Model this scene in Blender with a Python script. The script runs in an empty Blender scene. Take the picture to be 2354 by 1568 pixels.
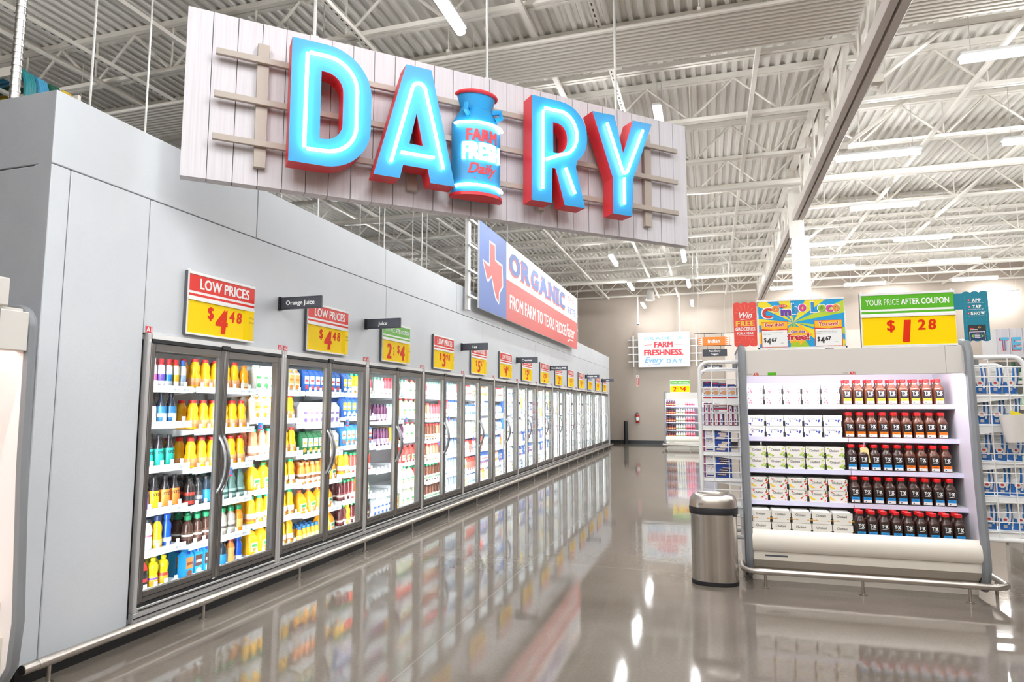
import bpy, math, random
from mathutils import Vector, Matrix
from mathutils.geometry import tessellate_polygon
random.seed(7)
sc = bpy.context.scene
COL = sc.collection
PI = math.pi

# ------------------------------------------------------------------ camera, world, exposure
cam_d = bpy.data.cameras.new('camera')
cam_d.sensor_width = 36.0
cam_d.lens = 1500.0 / 2354.0 * 36.0
cam_d.clip_end = 200
cam = bpy.data.objects.new('camera', cam_d)
COL.objects.link(cam)
cam.location = (0, 0, 1.5)
cam.rotation_euler = (math.radians(90) + math.atan2(151, 1500), 0, math.radians(16.86))
sc.camera = cam

world = bpy.data.worlds.new('store_ambient')
sc.world = world
world.use_nodes = True
bgn = world.node_tree.nodes['Background']
bgn.inputs[0].default_value = (0.93, 0.95, 1.0, 1)
bgn.inputs[1].default_value = 1.0

sc.view_settings.view_transform = 'Standard'
sc.view_settings.look = 'None'
sc.view_settings.gamma = 1.0
sc.view_settings.use_curve_mapping = False
sc.view_settings.exposure = 0.1
sc.cycles.use_denoising = True
sc.cycles.max_bounces = 7
sc.cycles.diffuse_bounces = 4
sc.cycles.glossy_bounces = 4
sc.cycles.transparent_max_bounces = 12
sc.cycles.transmission_bounces = 4
sc.cycles.caustics_reflective = False
sc.cycles.caustics_refractive = False
sc.cycles.sample_clamp_indirect = 6.0
LAMP = 100.0        # ceiling strip lights
CASE = 125.0        # LED strips inside the cooler doors
NEON = 11.0        # white tubes on the sign letters

# ------------------------------------------------------------------ materials
def srgb(h):
    v = [int(h[i:i + 2], 16) / 255 for i in (0, 2, 4)]
    return tuple(x / 12.92 if x <= 0.04045 else ((x + 0.055) / 1.055) ** 2.4 for x in v) + (1,)

MATS = {}
def M(name, col='808080', rough=0.5, metal=0.0, emit=0.0, spec=0.5, alpha=1.0, coat=0.0, ecol=None):
    if name in MATS: return MATS[name]
    m = bpy.data.materials.new(name); m.use_nodes = True
    b = m.node_tree.nodes['Principled BSDF']
    c = srgb(col) if isinstance(col, str) else tuple(col) + (1,)
    b.inputs['Base Color'].default_value = c
    b.inputs['Roughness'].default_value = rough
    b.inputs['Metallic'].default_value = metal
    b.inputs['Specular IOR Level'].default_value = spec
    if coat: b.inputs['Coat Weight'].default_value = coat
    if alpha < 1: b.inputs['Alpha'].default_value = alpha
    if emit:
        b.inputs['Emission Color'].default_value = srgb(ecol) if ecol else c
        b.inputs['Emission Strength'].default_value = emit
    m.diffuse_color = c
    MATS[name] = m
    return m

def nt(m):
    t = m.node_tree
    return t, t.nodes, t.links, t.nodes['Principled BSDF']

def add_noise(m, c1, c2, scale=4, stretch=(1, 1, 1), bump=0.0, detail=5, rough=None, bscale=None):
    t, N, L, b = nt(m)
    tc = N.new('ShaderNodeTexCoord'); mp = N.new('ShaderNodeMapping'); nz = N.new('ShaderNodeTexNoise'); cr = N.new('ShaderNodeValToRGB')
    mp.inputs['Scale'].default_value = stretch
    nz.inputs['Scale'].default_value = scale; nz.inputs['Detail'].default_value = detail
    L.new(tc.outputs['Object'], mp.inputs[0]); L.new(mp.outputs[0], nz.inputs[0]); L.new(nz.outputs[0], cr.inputs[0])
    cr.color_ramp.elements[0].position = 0.3; cr.color_ramp.elements[1].position = 0.7
    cr.color_ramp.elements[0].color = srgb(c1); cr.color_ramp.elements[1].color = srgb(c2)
    L.new(cr.outputs[0], b.inputs['Base Color'])
    if bump:
        n2 = N.new('ShaderNodeTexNoise'); n2.inputs['Scale'].default_value = bscale or scale * 8
        L.new(mp.outputs[0], n2.inputs[0])
        bp = N.new('ShaderNodeBump'); bp.inputs['Strength'].default_value = bump; bp.inputs['Distance'].default_value = 0.01
        L.new(n2.outputs[0], bp.inputs['Height']); L.new(bp.outputs[0], b.inputs['Normal'])
    if rough:
        mr = N.new('ShaderNodeMapRange'); mr.inputs[3].default_value = rough[0]; mr.inputs[4].default_value = rough[1]
        L.new(nz.outputs[0], mr.inputs[0]); L.new(mr.outputs[0], b.inputs['Roughness'])
    return cr

# polished concrete with saw-cut joints
mf = M('polished_concrete', '8d8378', 0.1, spec=0.6)
cr = add_noise(mf, '6e655b', '827970', 0.9, (1, 1, 1), 0, 8, (0.03, 0.09))
def joints(m, cr):
    t, N, L, b = nt(m)
    tc = N.new('ShaderNodeTexCoord'); sx = N.new('ShaderNodeSeparateXYZ'); L.new(tc.outputs['Object'], sx.inputs[0])
    outs = []
    for ax, off, per in ((0, 1.72, 4.4), (1, 2.9, 4.6)):
        a = N.new('ShaderNodeMath'); a.operation = 'ADD'; a.inputs[1].default_value = off; L.new(sx.outputs[ax], a.inputs[0])
        d = N.new('ShaderNodeMath'); d.operation = 'PINGPONG'; d.inputs[1].default_value = per / 2; L.new(a.outputs[0], d.inputs[0])
        l = N.new('ShaderNodeMath'); l.operation = 'LESS_THAN'; l.inputs[1].default_value = 0.004; L.new(d.outputs[0], l.inputs[0])
        outs.append(l)
    mx = N.new('ShaderNodeMath'); mx.operation = 'MAXIMUM'; L.new(outs[0].outputs[0], mx.inputs[0]); L.new(outs[1].outputs[0], mx.inputs[1])
    n3 = N.new('ShaderNodeTexNoise'); n3.inputs['Scale'].default_value = 55; n3.inputs['Detail'].default_value = 3; L.new(tc.outputs['Object'], n3.inputs[0])
    m2 = N.new('ShaderNodeMix'); m2.data_type = 'RGBA'; m2.blend_type = 'OVERLAY'; m2.inputs[0].default_value = 0.18
    L.new(cr.outputs[0], m2.inputs[6]); L.new(n3.outputs[0], m2.inputs[7])
    mc = N.new('ShaderNodeMix'); mc.data_type = 'RGBA'; L.new(mx.outputs[0], mc.inputs[0]); L.new(m2.outputs[2], mc.inputs[6]); mc.inputs[7].default_value = srgb('948d84')
    L.new(mc.outputs[2], b.inputs['Base Color'])
    n4 = N.new('ShaderNodeTexNoise'); n4.inputs['Scale'].default_value = 3.2; L.new(tc.outputs['Object'], n4.inputs[0])
    bp = N.new('ShaderNodeBump'); bp.inputs['Strength'].default_value = 0.07; bp.inputs['Distance'].default_value = 0.012
    L.new(n4.outputs[0], bp.inputs['Height']); L.new(bp.outputs[0], b.inputs['Normal'])
joints(mf, cr)

m_panel = M('embossed_white_panel', 'd2d4d7', 0.42, spec=0.4); add_noise(m_panel, 'd0d5da', 'd6dade', 2, bump=0.10, bscale=160)
m_side = M('embossed_grey_shaded_panel', '94979b', 0.45); add_noise(m_side, '909397', '999ca0', 2, bump=0.10, bscale=160)  # grey finish, taken darker for the shade on the end wall
m_taupe = M('taupe_paint', 'b3a699', 0.75); add_noise(m_taupe, 'b0a396', 'b7aa9d', 1.2)
m_beige = M('beige_paint', 'd9cec3', 0.7)
m_deck = M('painted_steel_deck', 'ece7dc', 0.5); add_noise(m_deck, 'dedad1', 'ebe8e1', 0.7, (3, 0.4, 1))
m_steel = M('painted_steel', 'e8e3d9', 0.5)
m_white = M('white_enamel', 'f0f0ef', 0.35)
m_shelf = M('white_shelf', 'eeeff2', 0.4)
m_black = M('black_plastic', '1a1a1c', 0.5)
m_kick = M('black_kick', '0e0d0d', 0.5)
m_alu = M('brushed_aluminium', 'b4b2b0', 0.32, 1.0)
m_frame = M('dark_bronze_frame', '6b6662', 0.38, 0.6)
m_mull = M('mullion_bronze', '46423e', 0.22, 0.0, spec=0.6)
m_sill = M('silver_frame', 'c6c4c3', 0.38, 0.35)
m_gasket = M('black_gasket', '17171a', 0.6)
m_ss = M('stainless_steel', 'c9c3bb', 0.3, 1.0); 
m_can = M('brushed_stainless_can', 'c2bcb4', 0.26, 1.0)
add_noise(m_can, 'a8a39d', 'fbf8f4', 9, (1, 1, 0.01), 0, 5)  # streaks painted in for highlights and reflections of brushed steel
m_handle = M('satin_handle', 'a9a9ab', 0.3, 0.9)
m_liner = M('white_liner', 'e9ecee', 0.45)
m_rail = M('price_rail_white', 'e9edf2', 0.35)
m_tag = M('price_tag_grey', 'b9bfc9', 0.5)
m_tagb = M('blue_tag', '2d6fb8', 0.5); m_tagr = M('red_tag', 'd8333a', 0.5)
m_cream = M('cream_panel', 'e6dfd2', 0.35); m_cream2 = M('warm_grey_panel', 'dbd6cf', 0.45)
m_bump = M('grey_bumper', '83868a', 0.45); m_bumpd = M('dark_bumper', '5c5f62', 0.5)
m_lamp = M('lamp_diffuser', 'ffffff', 0.5, emit=LAMP, ecol='fbfdff')
m_led = M('led_strip', 'ffffff', 0.5, emit=CASE, ecol='f4fbff')
m_led2 = M('canopy_led', 'ffffff', 0.5, emit=60, ecol='f3f1ff')
m_ledp = M('pink_case_led', 'ffffff', 0.5, emit=16, ecol='ffe0da')
m_neon = M('white_neon', 'ffffff', 0.5, emit=NEON, ecol='eaf8ff')
m_blue = M('sign_blue', '1f96d2', 0.4); m_red = M('sign_red', 'd8323c', 0.4)
m_wood = M('whitewashed_boards', 'e0dcdf', 0.55); add_noise(m_wood, 'cfcbd0', 'dcd9dd', 5, (14, 14, 0.35))
m_lath = M('taupe_lath', 'b0a59a', 0.45)
m_plain = M('print_white', 'f4f4f2', 0.5)
m_ink = M('print_black', '2a2b30', 0.5)
m_yel = M('price_yellow', 'ffd800', 0.5, spec=0.15); m_hred = M('header_red', 'dc2a1e', 0.4, spec=0.25); m_brush = M('brush_red', 'dc3210', 0.5, spec=0.15)
m_green = M('header_green', '5ab025', 0.4, spec=0.25)
m_char = M('charcoal_blade', '3a3d45', 0.45)
m_oblue = M('banner_blue', '5673b8', 0.5); m_ored = M('banner_red', 'd8605c', 0.5)
m_wire = M('white_wire', 'f2f2f0', 0.35)
m_rodm = M('threaded_rod', 'c9c8c4', 0.4, 0.3)

mg = bpy.data.materials.new('door_glass'); mg.use_nodes = True
t_ = mg.node_tree; t_.nodes.clear()
go = t_.nodes.new('ShaderNodeOutputMaterial'); gm = t_.nodes.new('ShaderNodeMixShader'); gt = t_.nodes.new('ShaderNodeBsdfTransparent'); gg = t_.nodes.new('ShaderNodeBsdfGlossy'); gf = t_.nodes.new('ShaderNodeLayerWeight'); gp = t_.nodes.new('ShaderNodeMath'); gq = t_.nodes.new('ShaderNodeMath')
gt.inputs[0].default_value = (0.96, 0.98, 0.98, 1); gg.inputs['Roughness'].default_value = 0.015; gf.inputs[0].default_value = 0.5
gp.operation = 'POWER'; gp.inputs[1].default_value = 5.0; gq.operation = 'MULTIPLY_ADD'; gq.inputs[1].default_value = 0.38; gq.inputs[2].default_value = 0.015
t_.links.new(gf.outputs['Facing'], gp.inputs[0]); t_.links.new(gp.outputs[0], gq.inputs[0]); t_.links.new(gq.outputs[0], gm.inputs[0]); t_.links.new(gt.outputs[0], gm.inputs[1]); t_.links.new(gg.outputs[0], gm.inputs[2]); t_.links.new(gm.outputs[0], go.inputs[0])
MATS['door_glass'] = mg

# ------------------------------------------------------------------ mesh builder
_tc = {}
def text_geo(s, bold=0.0, shear=0.0):
    k = (s, bold, shear)
    if k in _tc: return _tc[k]
    cu = bpy.data.curves.new('t', 'FONT'); cu.body = s; cu.size = 1; cu.offset = bold; cu.shear = shear; cu.resolution_u = 3
    ob_ = bpy.data.objects.new('t', cu); COL.objects.link(ob_)
    dg = bpy.context.evaluated_depsgraph_get()
    me = bpy.data.meshes.new_from_object(ob_.evaluated_get(dg))
    vs = [(v.co.x, v.co.y) for v in me.vertices]; fs = [tuple(p.vertices) for p in me.polygons]
    bpy.data.objects.remove(ob_); bpy.data.curves.remove(cu); bpy.data.meshes.remove(me)
    x0 = min(v[0] for v in vs); x1 = max(v[0] for v in vs); y0 = min(v[1] for v in vs); y1 = max(v[1] for v in vs)
    r = ([(v[0] - x0, v[1] - y0) for v in vs], fs, x1 - x0, y1 - y0)
    _tc[k] = r
    return r

class MB:
    def __init__(self): self.v = []; self.f = []; self.mi = []; self.m = []; self.sm = []
    def mat(self, m):
        if m not in self.m: self.m.append(m)
        return self.m.index(m)
    def face(self, idx, m, s=False):
        self.f.append(tuple(idx)); self.mi.append(self.mat(m)); self.sm.append(s)
    def add(self, vs, fs, m, s=False):
        o = len(self.v); self.v += [tuple(v) for v in vs]
        k = self.mat(m)
        for f in fs:
            self.f.append(tuple(i + o for i in f)); self.mi.append(k); self.sm.append(s)
    def box(self, x0, x1, y0, y1, z0, z1, m, b=0.0):
        if x0 > x1: x0, x1 = x1, x0
        if y0 > y1: y0, y1 = y1, y0
        if z0 > z1: z0, z1 = z1, z0
        if b <= 0:
            vs = [(x, y, z) for x in (x0, x1) for y in (y0, y1) for z in (z0, z1)]
            self.add(vs, [(0, 1, 3, 2), (4, 6, 7, 5), (0, 4, 5, 1), (2, 3, 7, 6), (0, 2, 6, 4), (1, 5, 7, 3)], m)
        else:
            b = min(b, (x1 - x0) / 2.01, (y1 - y0) / 2.01, (z1 - z0) / 2.01)
            pts = [(x0 + b, y0), (x1 - b, y0), (x1, y0 + b), (x1, y1 - b), (x1 - b, y1), (x0 + b, y1), (x0, y1 - b), (x0, y0 + b)]
            ins = [(min(max(p[0], x0 + b), x1 - b), min(max(p[1], y0 + b), y1 - b)) for p in pts]
            rings = [[(p[0], p[1], z0) for p in ins], [(p[0], p[1], z0 + b) for p in pts], [(p[0], p[1], z1 - b) for p in pts], [(p[0], p[1], z1) for p in ins]]
            vs = sum(rings, []); fs = []
            for r in range(3):
                for i in range(8):
                    j = (i + 1) % 8; fs.append((r * 8 + i, r * 8 + j, r * 8 + 8 + j, r * 8 + 8 + i))
            fs.append(tuple(range(7, -1, -1))); fs.append(tuple(range(24, 32)))
            self.add(vs, fs, m)
    def tube(self, path, r, m, n=8, cap=True):
        path = [Vector(p) for p in path]; rings = []
        up = None
        for i, p in enumerate(path):
            d = (path[min(i + 1, len(path) - 1)] - path[max(i - 1, 0)]).normalized()
            if up is None:
                up = d.cross(Vector((0, 0, 1)))
                if up.length < 0.05: up = d.cross(Vector((1, 0, 0)))
                up.normalize()
            else:
                up = (up - d * up.dot(d)).normalized()
            w = d.cross(up)
            rr = r[i] if isinstance(r, (list, tuple)) else r
            rings.append([p + (up * math.cos(a) + w * math.sin(a)) * rr for a in [2 * PI * k / n for k in range(n)]])
        vs = sum(rings, []); fs = []
        for i in range(len(path) - 1):
            for k in range(n):
                j = (k + 1) % n; fs.append((i * n + k, i * n + j, (i + 1) * n + j, (i + 1) * n + k))
        self.add(vs, fs, m, True)
        if cap:
            self.add(rings[0], [tuple(range(n))[::-1]], m); self.add(rings[-1], [tuple(range(n))], m)
    def lathe(self, prof, m, n=16, sup=2.0, sx=1.0, sy=1.0, cx=0.0, cy=0.0, a0=0.0, a1=2 * PI, cap=(False, False), mats=None):
        full = abs(a1 - a0 - 2 * PI) < 1e-6
        cnt = n if full else n + 1
        rings = []
        for r, z in prof:
            ring = []
            for k in range(cnt):
                a = a0 + (a1 - a0) * k / n + (PI / n if full and sup != 2 else 0)
                c, s = math.cos(a), math.sin(a)
                q = (abs(c) ** sup + abs(s) ** sup) ** (-1.0 / sup)
                ring.append((cx + r * q * c * sx, cy + r * q * s * sy, z))
            rings.append(ring)
        o = len(self.v); self.v += sum(rings, [])
        for i in range(len(prof) - 1):
            mm = mats[i] if mats else m
            for k in range(n):
                j = (k + 1) % cnt
                self.face((o + i * cnt + k, o + i * cnt + j, o + (i + 1) * cnt + j, o + (i + 1) * cnt + k), mm, True)
        if cap[0]: self.face([o + k for k in range(cnt)][::-1], m)
        if cap[1]: self.face([o + (len(prof) - 1) * cnt + k for k in range(cnt)], m)
    def poly(self, pts, y, m, holes=()):
        """flat polygon in the x-z plane at depth y facing -y"""
        loops = [[Vector((p[0], p[1], 0)) for p in l] for l in [pts] + list(holes)]
        tri = tessellate_polygon(loops)
        flat = sum(loops, [])
        vs = [(p.x, y, p.y) for p in flat]; fs = []
        for a, b, c in tri:
            va, vb, vc = flat[a], flat[b], flat[c]
            cr = (vb.x - va.x) * (vc.y - va.y) - (vb.y - va.y) * (vc.x - va.x)
            fs.append((a, b, c) if cr > 0 else (a, c, b))
        self.add(vs, fs, m)
    def rect(self, x0, x1, z0, z1, y, m): self.poly([(x0, z0), (x1, z0), (x1, z1), (x0, z1)], y, m)
    def prism(self, pts, y0, y1, mface, mside, holes=(), back=True):
        """x-z outline with thickness y0 (front) .. y1"""
        self.poly(pts, y0, mface, holes)
        if back: self.poly(pts, y1, mside, holes)
        for l in [pts] + list(holes):
            n = len(l); vs = [(p[0], y0, p[1]) for p in l] + [(p[0], y1, p[1]) for p in l]
            self.add(vs, [(i, (i + 1) % n, n + (i + 1) % n, n + i) for i in range(n)], mside)
    def prismx(self, pts, x0, x1, m, mats=None, caps=True, smooth=False):
        """y-z outline extruded along x"""
        n = len(pts); o = len(self.v)
        self.v += [(x0, p[0], p[1]) for p in pts] + [(x1, p[0], p[1]) for p in pts]
        for i in range(n):
            j = (i + 1) % n
            self.face((o + i, o + j, o + n + j, o + n + i), mats[i] if mats else m, smooth)
        if caps:
            tri = tessellate_polygon([[Vector((p[0], p[1], 0)) for p in pts]])
            for a, b, c in tri:
                self.face((o + a, o + b, o + c), m); self.face((o + n + c, o + n + b, o + n + a), m)
    def text(self, s, x, z, y, m, w=None, h=None, al='c', bold=0.0, shear=0.0, wrap=None, rot=0.0):
        vs, fs, tw, th = text_geo(s, 0.0, shear)
        if bold > 0.005:
            o_, f_ = [], []; q = min(bold, 0.075)
            for dx, dz in ((-q, -q * 0.45), (q, -q * 0.45), (-q, q * 0.45), (q, q * 0.45)):
                f_ += [tuple(i + len(o_) for i in f) for f in fs]; o_ += [(v[0] + dx + q, v[1] + dz + q * 0.45) for v in vs]
            vs, fs, tw, th = o_, f_, tw + 2 * q, th + 0.9 * q
        if w and h: a, b = w / tw, h / th
        elif h: a = b = h / th
        else: a = b = w / tw
        ox = {'c': -tw * a / 2, 'l': 0, 'r': -tw * a}[al]
        out = []
        c_, s_ = math.cos(rot), math.sin(rot)
        nq = len(vs) // 4 if bold > 0.005 else len(vs)
        y00 = y; R0 = wrap
        for iv, (vx, vy) in enumerate(vs):
            y = y00 - (0 if R0 else 0.00006 * (iv // nq)); wrap = R0 + 0.0001 * (iv // nq) if R0 else None
            px = vx * a + ox; pz = vy * b - th * b / 2
            px, pz = px * c_ - pz * s_, px * s_ + pz * c_
            px += x; pz += z
            if wrap:
                ang = px / wrap; out.append((wrap * math.sin(ang), y - wrap * math.cos(ang), pz))
            else: out.append((px, y, pz))
        self.add(out, fs, m)
        return tw * a
    def mesh(self, name, angle=35):
        me = bpy.data.meshes.new(name)
        me.from_pydata(self.v, [], self.f)
        for m in self.m: me.materials.append(m)
        me.polygons.foreach_set('material_index', self.mi)
        me.polygons.foreach_set('use_smooth', self.sm)
        me.update()
        if any(self.sm): me.set_sharp_from_angle(angle=math.radians(angle))
        return me

def put(name, mesh, parent=None, loc=(0, 0, 0), rz=0.0):
    if isinstance(mesh, MB): mesh = mesh.mesh(name)
    o = bpy.data.objects.new(name, mesh); COL.objects.link(o)
    o.location = loc; o.rotation_euler = (0, 0, rz)
    if parent: o.parent = parent
    return o
def tag(o, label, cat, group=None):
    o['label'] = label; o['category'] = cat
    if group: o['group'] = group
    return o
def thing(name, label, cat, loc=(0, 0, 0), rz=0.0, group=None):
    o = bpy.data.objects.new(name, None); COL.objects.link(o)
    o.empty_display_size = 0.1
    o.location = loc; o.rotation_euler = (0, 0, rz)
    return tag(o, label, cat, group)
def struct(name, mb, loc=(0, 0, 0), rz=0.0):
    o = put(name, mb, None, loc, rz); o['kind'] = 'structure'
    return o
def dup(root, loc, label, group=None, rz=None):
    kids = {}
    for o in list(COL.objects):
        if o.parent: kids.setdefault(o.parent.name, []).append(o)
    return dup_k(root, loc, label, group, rz, kids)
def dup_k(root, loc, label, group, rz, kids):
    r = root.copy(); COL.objects.link(r); r.location = loc; r['label'] = label
    if rz is not None: r.rotation_euler = (0, 0, rz)
    if group: r['group'] = group
    for c in kids.get(root.name, []):
        d = c.copy(); COL.objects.link(d); d.parent = r
        for g in kids.get(c.name, []):
            e = g.copy(); COL.objects.link(e); e.parent = d
    return r
ORD = 'first second third fourth fifth sixth seventh eighth ninth tenth eleventh twelfth thirteenth fourteenth fifteenth sixteenth seventeenth eighteenth nineteenth twentieth'.split() + ['twenty-' + w for w in 'first second third fourth fifth sixth seventh eighth ninth'.split()]
SHELFN = ['top', 'second', 'third', 'fourth', 'fifth', 'bottom']

# ------------------------------------------------------------------ the setting
XW = -3.6; Y0 = 3.44; PITCH = 1.4635; NPAIR = 14; YEND = Y0 + NPAIR * PITCH
ZD = 6.72
f_ = MB(); f_.box(-13, 20, -7, 27.4, -0.1, 0, mf); struct('floor', f_)
w_ = MB(); w_.box(-13, 20, 27.3, 27.5, 0, 8, m_taupe); struct('wall_back', w_)
w_ = MB(); w_.box(-3.55, -1.62, 27.27, 27.3, 0, 0.13, m_black); w_.box(-13, -3.56, 27.27, 27.3, 0, 0.13, m_black); w_.box(-1.61, 20, 27.27, 27.3, 0, 0.13, m_black); struct('baseboard_back', w_)
w_ = MB(); w_.box(-13.2, -13, -7, 27.4, 0, 8, m_taupe); struct('wall_left', w_)
w_ = MB(); w_.box(-13, 20, -7.2, -7, 0, 8, m_taupe); struct('wall_front', w_)
w_ = MB(); w_.box(20, 20.2, -7, 27.4, 0, 8, m_beige); struct('wall_right', w_)
# beige band low on the wall behind the end case
w_ = MB(); w_.box(0.6, 7.6, 27.2, 27.3, 0.13, 4.4, m_beige); struct('trim_1', w_)

# corrugated roof deck
d_ = MB(); prof = []
x = -13.0
while x < 20:
    prof += [(x, ZD), (x + 0.055, ZD), (x + 0.075, ZD + 0.045), (x + 0.135, ZD + 0.045)]; x += 0.155
n_ = len(prof)
d_.add([(p[0], -7, p[1]) for p in prof] + [(p[0], 27.4, p[1]) for p in prof], [(i, i + 1, n_ + i + 1, n_ + i) for i in range(n_ - 1)], m_deck)
d_.box(-13.2, 20.2, -7, 27.5, ZD + 0.2, ZD + 0.3, m_deck)
struct('ceiling', d_)

# cooler block: insulated panels
p_ = MB(); g = 0.003
us = [2.717, 4.5, 6.77, 9.02, 11.25, 13.48, 15.75, 18.0, 20.25, 22.5, 24.43]
for a, b in zip(us[:-1], us[1:]): p_.box(XW - 0.1, XW, a + g, b - g, 2.905, 3.345, m_panel, 0.004)
ls = [3.42, 6.8, 10.2, 13.6, 17.0, 20.4, 24.43]
for a, b in zip(ls[:-1], ls[1:]): p_.box(XW - 0.1, XW, a + g, b - g, 1.99, 2.899, m_panel, 0.004)
p_.box(XW - 0.1, XW, 2.717 + g, 2.84 - g, 0.1, 2.899, m_panel, 0.004)
p_.box(XW - 0.1, XW, 2.84 + g, 3.42 - g, 0.1, 2.899, m_panel, 0.004)
p_.box(XW - 0.1, XW, YEND + 0.01, 24.43, 0.1, 1.985, m_panel, 0.004)
p_.box(XW - 0.13, XW - 0.1, 2.72, 24.42, 2.0, 3.34, m_side)
p_.box(XW - 0.86, XW - 0.1, Y0 - 0.03, Y0 - 0.002, 0.1, 1.98, m_liner); p_.box(XW - 0.86, XW - 0.1, YEND + 0.002, YEND + 0.03, 0.1, 1.98, m_liner)
struct('wall_cooler', p_)
p_ = MB()
p_.box(-11, XW - 0.1, 2.717, 2.817, 2.905, 3.345, m_side, 0.004); p_.box(-11, XW - 0.1, 2.717, 2.817, 0, 2.899, m_side, 0.004)
p_.box(XW - 0.1, XW - 0.002, 2.714, 2.717, 0.1, 3.34, m_side)
p_.box(-11, XW - 0.1, 24.33, 24.43, 0, 3.345, m_side, 0.004)
struct('wall_cooler_end', p_)
p_ = MB(); p_.box(-11, XW - 0.11, 2.8, 24.35, 3.28, 3.33, m_side); struct('ceiling_cooler', p_)
p_ = MB(); p_.box(XW - 0.08, XW - 0.001, 2.72, 24.4, 0, 0.098, m_kick); struct('baseboard_cooler', p_)

# ------------------------------------------------------------------ roof steel
def joist(x0, x1, y, label, grp):
    t = thing('roof_joist', label, 'roof joist', ((x0 + x1) / 2, y, ZD - 0.72), 0, grp)
    L = (x1 - x0) / 2
    a = MB(); a.box(-L, L, -0.075, -0.012, 0.65, 0.72, m_steel); a.box(-L, L, 0.012, 0.075, 0.65, 0.72, m_steel); put('top_chord', a, t)
    a = MB(); a.box(-L, L, -0.06, -0.01, 0, 0.055, m_steel); a.box(-L, L, 0.01, 0.06, 0, 0.055, m_steel); put('bottom_chord', a, t)
    a = MB(); k = max(2, round(2 * L / 1.3)); s = 2 * L / k
    for i in range(k):
        xa = -L + i * s
        a.tube([(xa, 0, 0.66), (xa + s / 2, 0, 0.04)], 0.02, m_steel, 5); a.tube([(xa + s / 2, 0, 0.04), (xa + s, 0, 0.66)], 0.02, m_steel, 5)
        a.tube([(xa + s / 2, 0, 0.04), (xa + s / 2, 0, 0.66)], 0.014, m_steel, 5)
    put('web', a, t)
JY = [26.87 - 1.83 * k for k in range(17)]
for k, y in enumerate(JY):
    if y < -3: continue
    joist(-12.9, 1.83, y, 'cream open-web roof joist over the cooler aisle, %s from the back wall' % ORD[k], 'roof joists over the cooler aisle')
    joist(1.97, 19.9, y, 'cream open-web roof joist beyond the girder, %s from the back wall' % ORD[k], 'roof joists beyond the girder')
# girder along the aisle with its column
GX = 1.9
t = thing('girder', 'long cream steel roof girder with grooved bottom chord resting on the white column', 'girder', (GX, 13, 5.46))
a = MB()
for s in (-1, 1): a.box(s * 0.015, s * 0.11, -18, 14.2, 0, 0.17, M('girder_grey', 'd3cbc4', 0.5), 0.008)
put('bottom_chord', a, t)
a = MB()
for s in (-1, 1): a.box(s * 0.015, s * 0.12, -18, 14.2, 1.04, 1.2, m_steel)
put('top_chord', a, t)
a = MB(); k = 18; s = 32.2 / k
for i in range(k):
    ya = -18 + i * s
    for e in (-0.05, 0.05):
        a.box(e - 0.012, e + 0.012, ya + s / 2 - 0.05, ya + s / 2 + 0.05, 0.1, 1.1, m_steel)
    a.tube([(0, ya, 1.1), (0, ya + s / 2, 0.1)], 0.045, m_steel, 6); a.tube([(0, ya + s / 2, 0.1), (0, ya + s, 1.1)], 0.045, m_steel, 6)
put('web', a, t)
t = thing('column', 'white steel column under the roof girder behind the end case', 'column', (1.93, 14.9, 0))
a = MB(); a.box(-0.16, 0.16, -0.16, 0.16, 0, 5.1, m_white, 0.01); put('wrap', a, t)
a = MB(); a.tube([(-0.05, 0.02, 5.1), (-0.05, 0.02, 6.6)], 0.15, m_steel, 16); a.box(-0.25, 0.2, -0.2, 0.2, 6.4, 6.58, m_steel); put('pipe_shaft', a, t)
# brace struts from girder bottom chord out to the joists
for i, y in enumerate((8.7, 10.9, 18.2)):
    a = MB(); a.tube([(0, 0, 0), (1.6, 0.0, 1.15)], 0.03, m_steel, 6); a.box(-0.06, 0.06, -0.05, 0.05, -0.04, 0.06, m_steel)
    tag(put('diagonal_brace', a, None, (GX + 0.19, y, 5.52)), 'slanted cream brace from girder to a joist, %s along the girder' % ORD[i], 'brace', 'girder braces')

# conduit rack across the aisle
for lab_, xa, xb in (('rack of a dozen parallel painted conduits crossing the roof above the big sign', -12.5, 1.74), ('rack of a dozen parallel painted conduits continuing past the girder', 2.06, 7.5)):
    t = thing('conduit_rack', lab_, 'conduit rack', (0, 7.2, 5.85))
    for i in range(12):
        a = MB(); a.tube([(xa, i * 0.075, 0), (xb, i * 0.075, 0)], 0.026, m_steel, 8); put('conduit', a, t)
    for x in (-9, -6, -3, 0, 3, 6):
        if not xa < x < xb: continue
        a = MB(); a.box(x - 0.02, x + 0.02, -0.06, 0.9, 0.03, 0.07, m_steel); a.tube([(x, -0.03, 0.05), (x, -0.03, 0.86)], 0.006, m_steel, 5); a.tube([(x, 0.87, 0.05), (x, 0.87, 0.86)], 0.006, m_steel, 5); put('trapeze_hanger', a, t)
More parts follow.
